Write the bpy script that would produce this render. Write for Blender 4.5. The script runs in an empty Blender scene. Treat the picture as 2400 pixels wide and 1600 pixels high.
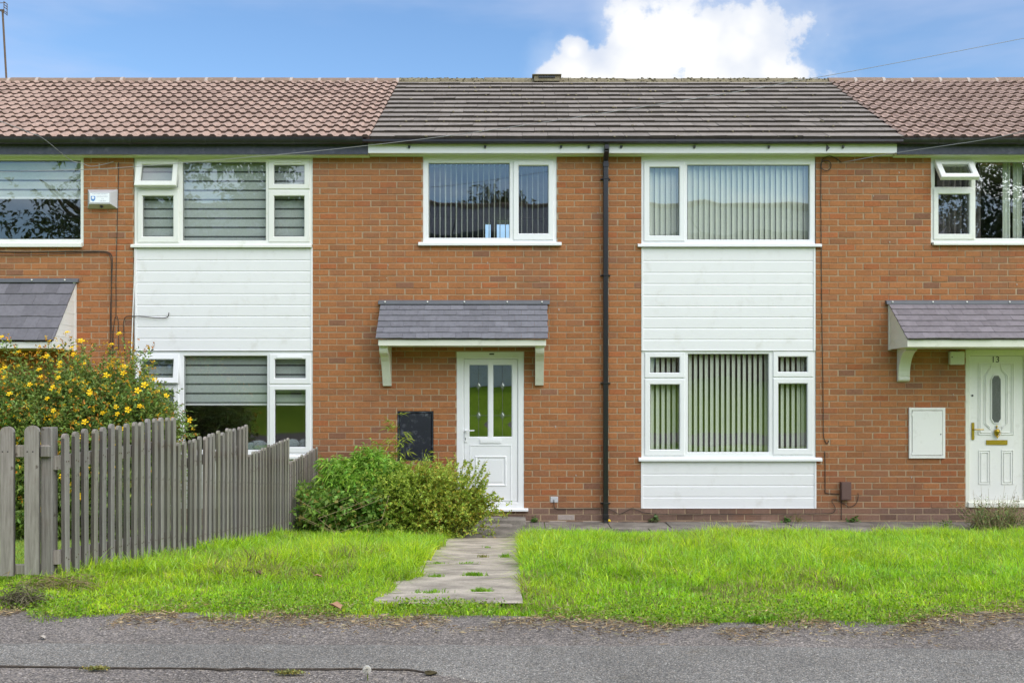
import bpy, bmesh, math, random
import numpy as np
from mathutils import Vector, Matrix, Euler
random.seed(7); RNG = np.random.default_rng(11)
R = math.radians
scene = bpy.context.scene
COL = scene.collection

# ------------------------------------------------------------------ camera
F, CX, CY, DC, CZ = 2367.0, 1222.0, 930.0, 13.3, 1.674   # focal px, principal point, wall distance, eye height
cam = bpy.data.cameras.new('camera'); camo = bpy.data.objects.new('camera', cam); COL.objects.link(camo)
camo.location = (0, -DC, CZ); camo.rotation_euler = (R(90), 0, 0)
cam.sensor_width = 36; cam.lens = 36*F/2400
cam.shift_x = (1200-CX)/2400; cam.shift_y = (CY-800)/2400
cam.clip_start = 0.05; cam.clip_end = 3000
scene.camera = camo

# ------------------------------------------------------------------ world, sun, exposure
SUN_EL, SUN_AZ = 46.0, 142.0        # azimuth clockwise from +Y (the view direction)
world = bpy.data.worlds.new('World'); scene.world = world; world.use_nodes = True
scene.view_settings.view_transform = 'Standard'; scene.view_settings.look = 'None'
scene.view_settings.exposure = 1.32; scene.view_settings.gamma = 1
scene.cycles.max_bounces = 10; scene.cycles.transparent_max_bounces = 24
scene.cycles.caustics_reflective = False; scene.cycles.caustics_refractive = False

class NT:
    """small helper to wire node trees"""
    def __init__(s, tree): s.t = tree; s.n = tree.nodes; s.l = tree.links
    def add(s, typ, **kw):
        n = s.n.new(typ)
        for k, v in kw.items(): setattr(n, k, v)
        return n
    def put(s, sock, v):
        if hasattr(v, 'is_output'): s.l.new(v, sock)
        elif v is not None:
            if sock.type == 'RGBA' and len(v) == 3: v = (*v, 1)
            sock.default_value = v
    def math(s, op, a, b=None, c=None, clamp=False):
        n = s.add('ShaderNodeMath', operation=op); n.use_clamp = clamp
        s.put(n.inputs[0], a)
        if b is not None: s.put(n.inputs[1], b)
        if c is not None: s.put(n.inputs[2], c)
        return n.outputs[0]
    def noise(s, vec=None, scale=5, detail=4, rough=.55, dim='3D'):
        n = s.add('ShaderNodeTexNoise', noise_dimensions=dim)
        if vec is not None: s.l.new(vec, n.inputs['Vector'])
        n.inputs['Scale'].default_value = scale; n.inputs['Detail'].default_value = detail; n.inputs['Roughness'].default_value = rough
        return n.outputs[0]
    def ramp(s, fac, stops):
        n = s.add('ShaderNodeValToRGB'); s.put(n.inputs[0], fac)
        e = n.color_ramp.elements
        while len(e) < len(stops): e.new(.5)
        for k, (p, c) in enumerate(stops):
            e[k].position = p; e[k].color = (*c, 1) if len(c) == 3 else c
        return n.outputs[0]
    def rng(s, v, a, b, c=0, d=1):
        n = s.add('ShaderNodeMapRange'); n.interpolation_type = 'SMOOTHSTEP'
        s.put(n.inputs[0], v)
        for k, x in enumerate((a, b, c, d)): n.inputs[1+k].default_value = x
        return n.outputs[0]
    def mix(s, fac, a, b, mode='MIX'):
        n = s.add('ShaderNodeMix', data_type='RGBA', blend_type=mode)
        s.put(n.inputs[0], fac); s.put(n.inputs[6], a); s.put(n.inputs[7], b)
        return n.outputs[2]
    def bump(s, h, strength=.3, dist=.01):
        n = s.add('ShaderNodeBump'); s.put(n.inputs['Height'], h)
        n.inputs['Strength'].default_value = strength; n.inputs['Distance'].default_value = dist
        return n.outputs[0]

def srgb(r, g, b):
    f = lambda v: (v/255/12.92) if v/255 <= .04045 else ((v/255+.055)/1.055)**2.4
    return (f(r), f(g), f(b))

def build_world():
    T = NT(world.node_tree); T.n.clear()
    out = T.add('ShaderNodeOutputWorld'); bg = T.add('ShaderNodeBackground'); T.l.new(bg.outputs[0], out.inputs[0])
    sky = T.add('ShaderNodeTexSky', sky_type='NISHITA'); sky.sun_disc = False
    sky.sun_elevation = R(SUN_EL); sky.sun_rotation = R(SUN_AZ); sky.air_density = 1.0; sky.dust_density = 0.3; sky.ozone_density = 2.0
    hs = T.add('ShaderNodeHueSaturation'); hs.inputs['Saturation'].default_value = 1.12; hs.inputs['Value'].default_value = 0.76
    T.l.new(sky.outputs[0], hs.inputs['Color'])
    tc = T.add('ShaderNodeTexCoord'); d = tc.outputs['Generated']
    sep = T.add('ShaderNodeSeparateXYZ'); T.l.new(d, sep.inputs[0])
    X, Y, Z = sep.outputs
    ys = T.math('MAXIMUM', Y, .02)
    u = T.math('DIVIDE', X, ys); v = T.math('DIVIDE', Z, ys)
    cmb = T.add('ShaderNodeCombineXYZ'); T.put(cmb.inputs[0], u); T.put(cmb.inputs[1], v)
    uv = cmb.outputs[0]
    nz = T.noise(uv, 26, 7, .6); nz2 = T.noise(uv, 11, 4, .55)
    # one cumulus bank low in the sky ahead
    blobs = [(1490,78,80),(1565,110,125),(1640,150,110),(1760,64,58),(1735,120,120),(1660,75,60),(1800,165,80),(1500,170,110),(1690,200,190),(1400,205,70),(1345,120,34),(1345,180,75),(1850,185,60)]
    best = None
    for px, py, r in blobs:
        du = T.math('SUBTRACT', u, (px-CX)/F); dv = T.math('SUBTRACT', v, (CY-py)/F)
        q = T.math('SQRT', T.math('ADD', T.math('MULTIPLY', du, du), T.math('MULTIPLY', dv, dv)))
        f = T.math('SUBTRACT', 1.0, T.math('DIVIDE', q, r*1.25/F))
        best = f if best is None else T.math('SMOOTH_MAX', best, f, .12)
    dens = T.math('ADD', best, T.math('MULTIPLY', T.math('SUBTRACT', nz, .5), 2.3))
    front = T.rng(Y, .1, .3)
    mask = T.math('MULTIPLY', T.rng(dens, .02, .40), front)
    thin = T.math('MULTIPLY', T.rng(T.math('ADD', best, T.math('MULTIPLY', T.math('SUBTRACT', nz2, .5), 1.5)), -.45, .5), .35)
    thin = T.math('MULTIPLY', thin, front)
    # wispy streaks over the whole sky, heavier behind the viewer, unseen part brightened as added fill light
    mp = T.add('ShaderNodeMapping'); T.l.new(d, mp.inputs[0]); mp.inputs['Scale'].default_value = (1.2, 1.2, 5); mp.inputs['Rotation'].default_value = (R(8), R(-14), 0)
    w = T.rng(T.noise(mp.outputs[0], 2.2, 5, .55), .42, .78)
    behind = T.math('MAXIMUM', T.rng(Y, .25, -.25), T.rng(Z, .38, .7))
    wisp = T.math('MULTIPLY', w, T.math('MULTIPLY_ADD', behind, .45, .50))
    cloudc = T.mix(behind, (2.7, 2.95, 3.8), (8.8, 8.5, 8.2))
    shade = T.mix(T.rng(T.math('ADD', nz2, T.math('MULTIPLY', best, .45)), .42, .92), (3.0, 3.25, 3.75), (4.3, 4.3, 4.25))
    c = T.mix(wisp, hs.outputs[0], cloudc)
    c = T.mix(thin, c, (3.6, 3.85, 4.3))
    c = T.mix(mask, c, shade)
    T.l.new(c, bg.inputs[0]); bg.inputs[1].default_value = .10
build_world()
sun = bpy.data.lights.new('sun', 'SUN'); suno = bpy.data.objects.new('sun', sun); COL.objects.link(suno)
sun.energy = 1.5; sun.angle = R(75); sun.color = (1, .955, .89)
sd = Vector((math.sin(R(SUN_AZ))*math.cos(R(SUN_EL)), math.cos(R(SUN_AZ))*math.cos(R(SUN_EL)), math.sin(R(SUN_EL))))
suno.rotation_euler = sd.to_track_quat('Z', 'Y').to_euler(); suno.location = sd*30

# ------------------------------------------------------------------ measure
def wx(px, Y=0.0): return (px-CX)*(DC+Y)/F
def wz(py, Y=0.0): return CZ-(py-CY)*(DC+Y)/F
G0, GS, GF = 1.4, .0937, 8.27                # flat apron, lawn slope, front edge of the slope
def gz(y):                                   # ground height by distance from the house wall
    if y > -G0: return 0.0
    if y > -GF: return GS*(-G0-y)
    z = GS*(GF-G0)
    if y > -14.5: return z
    if y > -24: return z+(2.33-z)*(-14.5-y)/9.5
    return 2.33
GZF = gz(-9)

# ------------------------------------------------------------------ mesh helpers
WLOC = {}
def tag(o, label=None, cat=None, group=None, kind=None):
    if label: o['label'] = label
    if cat: o['category'] = cat
    if group: o['group'] = group
    if kind: o['kind'] = kind
    return o
def thing(name, loc, label, cat, group=None):
    o = bpy.data.objects.new(name, None); COL.objects.link(o); o.location = loc; WLOC[o.name] = Vector(loc)
    o.empty_display_size = .2
    return tag(o, label, cat, group)
def link(name, me, mats, parent, loc):
    for m in (mats if isinstance(mats, (list, tuple)) else [mats]): me.materials.append(m)
    o = bpy.data.objects.new(name, me); COL.objects.link(o)
    WLOC[o.name] = Vector(loc)
    if parent is not None:
        o.parent = parent; o.location = Vector(loc)-WLOC[parent.name]
    else: o.location = loc
    return o

class MB:
    def __init__(s): s.v = []; s.f = []; s.m = []; s.c = None
    def quad(s, a, b, c, d, m=0):
        i = len(s.v); s.v += [a, b, c, d]; s.f.append((i, i+1, i+2, i+3)); s.m.append(m)
    def poly(s, pts, m=0):
        i = len(s.v); s.v += list(pts); s.f.append(tuple(range(i, i+len(pts)))); s.m.append(m)
    def box(s, x0, x1, y0, y1, z0, z1, m=0):
        i = len(s.v)
        s.v += [(x0,y0,z0),(x1,y0,z0),(x1,y1,z0),(x0,y1,z0),(x0,y0,z1),(x1,y0,z1),(x1,y1,z1),(x0,y1,z1)]
        for q in ((3,2,1,0),(4,5,6,7),(0,1,5,4),(1,2,6,5),(2,3,7,6),(3,0,4,7)):
            s.f.append(tuple(i+k for k in q)); s.m.append(m)
    def hexa(s, p, m=0):                      # 8 points, bottom ring then top ring
        i = len(s.v); s.v += list(p)
        for q in ((3,2,1,0),(4,5,6,7),(0,1,5,4),(1,2,6,5),(2,3,7,6),(3,0,4,7)):
            s.f.append(tuple(i+k for k in q)); s.m.append(m)
    def prism_x(s, prof, x0, x1, m=0):        # (y, z) outline swept along x
        n = len(prof); i = len(s.v)
        s.v += [(x0, y, z) for y, z in prof]+[(x1, y, z) for y, z in prof]
        s.f.append(tuple(range(i, i+n))); s.m.append(m)
        s.f.append(tuple(range(i+2*n-1, i+n-1, -1))); s.m.append(m)
        for k in range(n):
            q = (k+1) % n; s.f.append((i+k, i+n+k, i+n+q, i+q)); s.m.append(m)
    def prism_y(s, prof, y0, y1, m=0):        # (x, z) outline swept along y
        n = len(prof); i = len(s.v)
        s.v += [(x, y0, z) for x, z in prof]+[(x, y1, z) for x, z in prof]
        s.f.append(tuple(range(i, i+n))); s.m.append(m)
        s.f.append(tuple(range(i+2*n-1, i+n-1, -1))); s.m.append(m)
        for k in range(n):
            q = (k+1) % n; s.f.append((i+k, i+n+k, i+n+q, i+q)); s.m.append(m)
    def tube(s, pts, r, seg=6, m=0, r1=None):
        pts = [Vector(p) for p in pts]; n = len(pts); i = len(s.v); up = None
        for k, p in enumerate(pts):
            t = (pts[min(k+1, n-1)]-pts[max(k-1, 0)]).normalized()
            if up is None: up = t.orthogonal().normalized()
            up = (up-t*up.dot(t))
            up = up.normalized() if up.length > 1e-6 else t.orthogonal().normalized()
            b = t.cross(up); rr = r if r1 is None else r+(r1-r)*k/max(1, n-1)
            for j in range(seg):
                a = 2*math.pi*j/seg; s.v.append(tuple(p+(up*math.cos(a)+b*math.sin(a))*rr))
        for k in range(n-1):
            for j in range(seg):
                q = (j+1) % seg; s.f.append((i+k*seg+j, i+k*seg+q, i+(k+1)*seg+q, i+(k+1)*seg+j)); s.m.append(m)
        s.f.append(tuple(i+j for j in range(seg-1, -1, -1))); s.m.append(m)
        s.f.append(tuple(i+(n-1)*seg+j for j in range(seg))); s.m.append(m)
    def lathe(s, c, prof, axis='Z', seg=16, m=0):   # (radius, height) outline round an axis
        i = len(s.v); n = len(prof); cx, cy, cz = c
        for r, h in prof:
            for j in range(seg):
                a = 2*math.pi*j/seg; p, q = r*math.cos(a), r*math.sin(a)
                s.v.append((cx+p, cy+q, cz+h) if axis == 'Z' else (cx+p, cy+h, cz+q) if axis == 'Y' else (cx+h, cy+p, cz+q))
        for k in range(n-1):
            for j in range(seg):
                q = (j+1) % seg; s.f.append((i+k*seg+j, i+k*seg+q, i+(k+1)*seg+q, i+(k+1)*seg+j)); s.m.append(m)
        s.f.append(tuple(i+j for j in range(seg-1, -1, -1))); s.m.append(m)
        s.f.append(tuple(i+(n-1)*seg+j for j in range(seg))); s.m.append(m)
    def plate(s, x0, x1, z0, z1, holes, yf, yb, c=.008, cd=.008, oc=0, m=0, back=False):
        """flat panel in the xz plane with chamfered rectangular holes"""
        ex = [(a-c, b+c, p-c, q+c) for a, b, p, q in holes]
        fx0, fx1, fz0, fz1 = x0+oc, x1-oc, z0+oc, z1-oc
        xs = sorted({fx0, fx1, *[min(max(t, fx0), fx1) for h in ex for t in h[:2]]})
        zs = sorted({fz0, fz1, *[min(max(t, fz0), fz1) for h in ex for t in h[2:]]})
        for xa, xb in zip(xs, xs[1:]):
            for za, zb in zip(zs, zs[1:]):
                mx, mz = (xa+xb)/2, (za+zb)/2
                if xb-xa < 1e-6 or zb-za < 1e-6 or any(h[0] < mx < h[1] and h[2] < mz < h[3] for h in ex): continue
                s.quad((xa,yf,za),(xb,yf,za),(xb,yf,zb),(xa,yf,zb), m)
                if back: s.quad((xa,yb,za),(xa,yb,zb),(xb,yb,zb),(xb,yb,za), m)
        for (a, b, p, q), (A, B, P, Q) in zip(holes, ex):
            y2 = yf+cd
            o = [(A,yf,P),(B,yf,P),(B,yf,Q),(A,yf,Q)]; i1 = [(a,y2,p),(b,y2,p),(b,y2,q),(a,y2,q)]; i2 = [(x,yb,z) for x, _, z in i1]
            for k in range(4):
                j = (k+1) % 4
                s.quad(o[k], i1[k], i1[j], o[j], m); s.quad(i1[k], i2[k], i2[j], i1[j], m)
        o = [(x0,yf+oc,z0),(x1,yf+oc,z0),(x1,yf+oc,z1),(x0,yf+oc,z1)]; fr = [(fx0,yf,fz0),(fx1,yf,fz0),(fx1,yf,fz1),(fx0,yf,fz1)]
        for k in range(4):
            j = (k+1) % 4
            if oc: s.quad(fr[k], fr[j], o[j], o[k], m)
            s.quad(o[k], o[j], (o[j][0],yb,o[j][2]), (o[k][0],yb,o[k][2]), m)
    def transform(s, M): s.v = [tuple(M @ Vector(p)) for p in s.v]; return s
    def build(s, name, mats, parent=None, smooth=False, bev=0, recalc=True, cols=None, seg=1, origin=None):
        v = np.array(s.v, dtype=float)
        lo, hi = v.min(0), v.max(0)
        c = np.array(origin) if origin is not None else np.array([(lo[0]+hi[0])/2, (lo[1]+hi[1])/2, lo[2]])
        me = bpy.data.meshes.new(name); me.from_pydata((v-c).tolist(), [], s.f)
        me.polygons.foreach_set('material_index', s.m)
        if smooth: me.polygons.foreach_set('use_smooth', [True]*len(s.f))
        if cols is not None:
            at = me.color_attributes.new('Col', 'FLOAT_COLOR', 'POINT')
            ca = np.ones((len(v), 4), dtype=np.float32); ca[:, :3] = cols; at.data.foreach_set('color', ca.ravel())
        if recalc:
            bm = bmesh.new(); bm.from_mesh(me); bmesh.ops.recalc_face_normals(bm, faces=bm.faces); bm.to_mesh(me); bm.free()
        me.update()
        o = link(name, me, mats, parent, c)
        if bev:
            b = o.modifiers.new('bevel', 'BEVEL'); b.width = bev; b.segments = seg; b.limit_method = 'ANGLE'; b.angle_limit = R(40)
        return o

def fast_mesh(name, V, faces, cols, mats, parent=None, base=None):
    """numpy arrays to a mesh; faces is a list of index arrays (n,3) or (n,4)"""
    c = np.array(base if base is not None else [(V[:,0].min()+V[:,0].max())/2, (V[:,1].min()+V[:,1].max())/2, V[:,2].min()])
    me = bpy.data.meshes.new(name); me.vertices.add(len(V)); me.vertices.foreach_set('co', (V-c).astype(np.float32).ravel())
    nl = sum(f.size for f in faces); npoly = sum(len(f) for f in faces)
    me.loops.add(nl); me.polygons.add(npoly)
    me.loops.foreach_set('vertex_index', np.concatenate([f.ravel() for f in faces]).astype(np.int32))
    tot = np.concatenate([np.full(len(f), f.shape[1]) for f in faces]); st = np.concatenate([[0], np.cumsum(tot)[:-1]])
    me.polygons.foreach_set('loop_start', st.astype(np.int32))
    me.update(calc_edges=True); me.validate()
    if cols is not None:
        at = me.color_attributes.new('Col', 'FLOAT_COLOR', 'POINT')
        ca = np.ones((len(V), 4), dtype=np.float32); ca[:, :3] = cols; at.data.foreach_set('color', ca.ravel())
    return link(name, me, mats, parent, c)

def text_mesh(body, size, m, name, parent, loc, depth=.001, align='CENTER'):
    cu = bpy.data.curves.new('lettering', 'FONT'); cu.body = body; cu.size = size; cu.align_x = align; cu.align_y = 'CENTER'; cu.extrude = depth; cu.resolution_u = 4
    o = bpy.data.objects.new('lettering', cu); COL.objects.link(o)
    dg = bpy.context.evaluated_depsgraph_get()
    me = bpy.data.meshes.new_from_object(o.evaluated_get(dg)); bpy.data.objects.remove(o)
    me.transform(Matrix.Rotation(R(90), 4, 'X')); me.materials.clear()
    return link(name, me, m, parent, loc)

# ------------------------------------------------------------------ materials
def mat(name, col, rough=.6, spec=.4, var=0, vscale=8, bump=0, bscale=60, metal=0, dirt=None, dscale=3, damt=.5, trans=0):
    m = bpy.data.materials.new(name); m.use_nodes = True; T = NT(m.node_tree)
    b = T.n['Principled BSDF']; b.inputs['Roughness'].default_value = rough; b.inputs['Specular IOR Level'].default_value = spec; b.inputs['Metallic'].default_value = metal
    co = T.add('ShaderNodeTexCoord').outputs['Object']
    c = col
    if var:
        n = T.noise(co, vscale, 5, .6)
        c = T.mix(n, tuple(x*(1-var) for x in col), tuple(min(1, x*(1+var)) for x in col))
    if dirt:
        n = T.rng(T.noise(co, dscale, 8, .7), .52, .74)
        c = T.mix(T.math('MULTIPLY', n, damt), c, dirt)
    T.put(b.inputs['Base Color'], c)
    if bump: T.l.new(T.bump(T.noise(co, bscale, 5, .6), bump, .01), b.inputs['Normal'])
    if trans:
        tr = T.add('ShaderNodeBsdfTranslucent'); T.put(tr.inputs[0], c); mx = T.add('ShaderNodeMixShader'); mx.inputs[0].default_value = trans
        T.l.new(b.outputs[0], mx.inputs[1]); T.l.new(tr.outputs[0], mx.inputs[2]); T.l.new(mx.outputs[0], T.n['Material Output'].inputs[0])
    return m

def mat_attr(name, rough=.8, trans=0, spec=.25, bump=0, bscale=80, speck=None, var=.25, vscale=25, streak=None):
    m = bpy.data.materials.new(name); m.use_nodes = True; T = NT(m.node_tree)
    b = T.n['Principled BSDF']; b.inputs['Roughness'].default_value = rough; b.inputs['Specular IOR Level'].default_value = spec
    at = T.add('ShaderNodeAttribute', attribute_name='Col')
    c = at.outputs['Color']; co = T.add('ShaderNodeTexCoord').outputs['Object']
    if var:
        c = T.mix(1.0, c, T.ramp(T.noise(co, vscale, 6, .65), [(.25, (1-var,)*3), (.75, (1+var,)*3)]), 'MULTIPLY')
    for s in (speck or []):                   # (scale, low, high, colour, amount)
        c = T.mix(T.math('MULTIPLY', T.rng(T.noise(co, s[0], 6, .65), s[1], s[2]), s[4]), c, s[3])
    if streak:                                # long run-off stains
        mp = T.add('ShaderNodeMapping'); T.l.new(co, mp.inputs[0]); mp.inputs['Scale'].default_value = (5, 5, .35)
        c = T.mix(T.math('MULTIPLY', T.rng(T.noise(mp.outputs[0], 1.0, 6, .65), .54, .72), .30), c, streak)
    T.l.new(c, b.inputs['Base Color'])
    if bump: T.l.new(T.bump(T.noise(co, bscale, 6, .65), bump, .01), b.inputs['Normal'])
    if trans:
        tr = T.add('ShaderNodeBsdfTranslucent'); T.l.new(c, tr.inputs[0])
        mx = T.add('ShaderNodeMixShader'); mx.inputs[0].default_value = trans
        T.l.new(b.outputs[0], mx.inputs[1]); T.l.new(tr.outputs[0], mx.inputs[2]); T.l.new(mx.outputs[0], T.n['Material Output'].inputs[0])
    return m

def mat_glass(name, ior=1.75, tint=(.97, .98, .975), wave=.05):
    m = bpy.data.materials.new(name); m.use_nodes = True; T = NT(m.node_tree); T.n.remove(T.n['Principled BSDF'])
    co = T.add('ShaderNodeTexCoord').outputs['Object']
    nb = T.bump(T.noise(co, 1.6, 1, .4), wave, .05)
    g = T.add('ShaderNodeBsdfGlossy'); g.inputs['Roughness'].default_value = .0; g.inputs[0].default_value = (.95, .97, 1, 1); T.l.new(nb, g.inputs['Normal'])
    t = T.add('ShaderNodeBsdfTransparent'); t.inputs[0].default_value = (*tint, 1)
    lw = T.add('ShaderNodeLayerWeight'); f0 = ((ior-1)/(ior+1))**2
    fr = T.math('ADD', f0, T.math('MULTIPLY', T.math('POWER', lw.outputs['Facing'], 5), 1-f0))
    mx = T.add('ShaderNodeMixShader'); T.l.new(fr, mx.inputs[0]); T.l.new(t.outputs[0], mx.inputs[1]); T.l.new(g.outputs[0], mx.inputs[2])
    T.l.new(mx.outputs[0], T.n['Material Output'].inputs[0])
    return m

def mat_asphalt(name, dark, light, warm, scale=150, patch=None, rough=.9):
    m = bpy.data.materials.new(name); m.use_nodes = True; T = NT(m.node_tree)
    b = T.n['Principled BSDF']; b.inputs['Roughness'].default_value = rough; b.inputs['Specular IOR Level'].default_value = .25
    co = T.add('ShaderNodeTexCoord').outputs['Object']
    v = T.add('ShaderNodeTexVoronoi'); T.l.new(co, v.inputs['Vector']); v.inputs['Scale'].default_value = scale
    sc = T.add('ShaderNodeSeparateColor'); T.l.new(v.outputs['Color'], sc.inputs[0])
    c = T.ramp(sc.outputs[0], [(0, dark), (.35, tuple(x*.7 for x in light)), (.75, light), (.93, warm), (1, tuple(min(1, x*1.9) for x in light))])
    gap = T.rng(v.outputs['Distance'], .35, .75)
    c = T.mix(T.math('MULTIPLY', gap, .6), c, tuple(x*.35 for x in dark))
    big = T.noise(co, 1.3, 5, .6)
    c = T.mix(1.0, c, T.ramp(big, [(.3, (.78, .77, .75)), (.7, (1.15, 1.14, 1.12))]), 'MULTIPLY')
    moss = T.math('MULTIPLY', T.rng(T.noise(co, 6, 7, .7), .56, .72), .35)
    c = T.mix(moss, c, (.16, .12, .06))
    T.l.new(c, b.inputs['Base Color'])
    h = T.math('SUBTRACT', T.math('ADD', sc.outputs[1], 0.0), T.math('MULTIPLY', v.outputs['Distance'], 1.2))
    T.l.new(T.bump(h, .8, .006), b.inputs['Normal'])
    return m

M = {}
M['brick'] = mat_attr('brick', .85, bump=.5, bscale=140, var=.22, vscale=45, speck=[(90, .62, .75, (.62, .45, .33), .35), (60, .64, .78, (.10, .06, .05), .45), (2.2, .56, .75, (.20, .10, .06), .30), (.55, .48, .66, (.26, .125, .07), .45)], streak=(.14, .085, .06))
M['mortar'] = mat('mortar', (.41, .30, .20), .95, .1, .25, 14, .4, 120)
M['upvc'] = mat('white_upvc', (.80, .81, .82), .32, .5, .02, 3, dirt=(.60, .60, .54), dscale=5, damt=.18)
M['upvc_dirty'] = mat('aged_upvc', (.76, .77, .73), .4, .45, .03, 3, dirt=(.48, .50, .36), dscale=6, damt=.35)
M['clad'] = mat('white_cladding', (.77, .775, .785), .38, .45, .03, 3, dirt=(.52, .50, .44), dscale=4, damt=.34)
M['cream'] = mat('cream_paint', (.74, .74, .65), .5, .4, .04, 5, .05, 80, dirt=(.45, .45, .34), dscale=7, damt=.35)
M['white_paint'] = mat('white_paint', (.78, .78, .75), .5, .4, .04, 9, .08, 60, dirt=(.42, .40, .34), dscale=9, damt=.3)
M['navy'] = mat('weathered_navy_board', (.058, .063, .088), .65, .4, .5, 20, .3, 50, dirt=(.16, .17, .22), dscale=8, damt=.55)
M['black'] = mat('black_plastic', (.014, .014, .016), .3, .5, .2, 10)
M['gutter_old'] = mat('old_black_gutter', (.020, .020, .022), .35, .5, .3, 8, dirt=(.10, .10, .11), dscale=5, damt=.4)
M['blackpaint'] = mat('worn_black_paint', (.014, .016, .026), .42, .5, .3, 10, .2, 60, dirt=(.30, .32, .36), dscale=9, damt=.45)
M['cable'] = mat('black_cable', (.045, .038, .032), .6, .3)
M['whitecable'] = mat('white_cable', (.7, .7, .68), .5, .3)
M['greywire'] = mat('grey_wire', (.30, .30, .31), .6, .3)
M['brass'] = mat('brass', (.50, .34, .05), .3, .5, .15, 20, metal=.9)
M['steel'] = mat('grey_metal', (.45, .44, .42), .45, .5, .2, 12, metal=.6)
M['rust'] = mat('rusty_pole', (.13, .09, .06), .7, .3, .4, 30)
M['glass'] = mat_glass('window_glass', 1.88)
M['glass_dark'] = mat_glass('door_glass', 3.2, (.35, .40, .36), .35)
M['room'] = mat('room_plaster', (.50, .49, .45), .9, .1, .1, 2)
M['slate'] = mat_attr('slate_tile', .6, bump=.25, bscale=60, var=.18, vscale=20, speck=[(30, .66, .8, (.35, .34, .33), .4)])
M['tile'] = mat_attr('roof_tile', .85, bump=.6, bscale=70, var=.30, vscale=22, speck=[(16, .60, .74, (.50, .42, .38), .40), (40, .62, .75, (.12, .09, .07), .5)])
M['flat_tile'] = mat_attr('flat_roof_tile', .85, bump=.4, bscale=70, var=.22, vscale=12, speck=[(9, .66, .74, (.36, .34, .26), .5), (5, .64, .72, (.05, .045, .03), .7)])
M['ridge'] = mat('ridge_tile_brown', (.26, .185, .14), .9, .2, .35, 14, .5, 60, dirt=(.40, .36, .28), dscale=12, damt=.6)
M['ridge_moss'] = mat('lichen_ridge', (.21, .18, .12), .95, .1, .5, 18, .9, 30, dirt=(.40, .38, .20), dscale=16, damt=.8)
M['ridge_mortar'] = mat('pale_mortar', (.46, .39, .34), .9, .2, .15, 20, .3, 80)
M['lead'] = mat('grey_flashing', (.115, .12, .135), .5, .4, .15, 10)
M['leaf'] = mat_attr('leaf', .5, .3, .4, var=0)
M['grass'] = mat_attr('grass_blade', .42, .45, .4, var=0)
M['petal'] = mat('yellow_petal', (.86, .56, .012), .6, .2, .12, 40)
M['petal_old'] = mat('fading_orange_petal', (.52, .17, .02), .7, .2, .3, 40)
M['stem'] = mat('brown_stem', (.13, .085, .045), .8, .2, .3, 30)
M['greenstem'] = mat('green_stem', (.16, .20, .05), .7, .2, .3, 30)
M['wood'] = mat_attr('grey_weathered_wood', .8, spec=.2, bump=.3, bscale=30, var=0)
M['blind'] = mat('pale_fabric', (.86, .90, .80), .8, .2, .03, 3, trans=.30)
M['blind_grey'] = mat('grey_blind_fabric', (.50, .55, .53), .85, .15, .12, 30)
M['blind_dark'] = mat('dark_sheer_fabric', (.10, .115, .115), .85, .15)
M['curtain'] = mat('patterned_grey_curtain', (.22, .20, .19), .9, .1, .8, 18)
M['cushion'] = mat('grey_knitted_wool', (.26, .31, .32), .95, .1, .4, 55, .8, 70)
M['soil'] = mat('soil', (.085, .07, .035), .95, .1, .5, 6, .6, 30)
M['straw'] = mat_attr('dry_grass', .8, .2, .2, var=0)
M['deadleaf'] = mat('dead_leaf', (.42, .24, .14), .8, .2, .3, 40)
M['alarm'] = mat('grey_alarm_plastic', (.50, .50, .52), .5, .4, .08, 30, dirt=(.32, .32, .24), dscale=18, damt=.4)
M['label_white'] = mat('white_label', (.85, .88, .92), .4, .4)
M['label_blue'] = mat('blue_print', (.10, .26, .60), .5, .3)
M['label_grey'] = mat('grey_print', (.38, .40, .50), .5, .3)
M['strobe'] = mat('dark_blue_lens', (.03, .025, .06), .15, .6)
M['lamp'] = mat('aged_white_plastic', (.62, .63, .54), .4, .4, .05, 10, dirt=(.40, .42, .30), dscale=14, damt=.4)
M['brown_box'] = mat('brown_plastic', (.13, .075, .065), .5, .4, .1, 20)
M['caulk'] = mat('crazed_putty', (.5, .45, .38), .9, .1, .2, 30)

def wood_mat():
    m = M['wood']; T = NT(m.node_tree); b = T.n['Principled BSDF']
    at = T.add('ShaderNodeAttribute', attribute_name='Col'); co = T.add('ShaderNodeTexCoord').outputs['Object']
    mp = T.add('ShaderNodeMapping'); T.l.new(co, mp.inputs[0]); mp.inputs['Scale'].default_value = (1, 1, .06)
    g = T.noise(mp.outputs[0], 70, 6, .7)
    st = T.rng(T.noise(co, 4, 5, .65), .5, .75)
    c = T.mix(1, at.outputs['Color'], T.ramp(g, [(.3, (.62, .6, .58)), (.7, (1.3, 1.3, 1.3))]), 'MULTIPLY')
    c = T.mix(T.math('MULTIPLY', st, .40), c, (.17, .105, .06))
    c = T.mix(T.math('MULTIPLY', T.rng(T.noise(co, 14, 3, .5), .68, .76), .8), c, (.07, .05, .035))
    c = T.mix(T.math('MULTIPLY', T.rng(T.noise(co, 2.2, 5, .6), .52, .70), .2), c, (.19, .20, .12))
    T.l.new(c, b.inputs['Base Color']); T.l.new(T.bump(g, .4, .004), b.inputs['Normal'])
wood_mat()

def scatter_colour(n, base, var, hue=0.0):
    c = np.array(base)[None, :]*(1+RNG.normal(0, var, (n, 1)))
    if hue:
        h = RNG.normal(0, hue, (n, 1)); c = c*np.hstack([1+h, np.ones((n, 1)), 1-h*.5])
    return np.clip(c, .002, .95)

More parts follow.
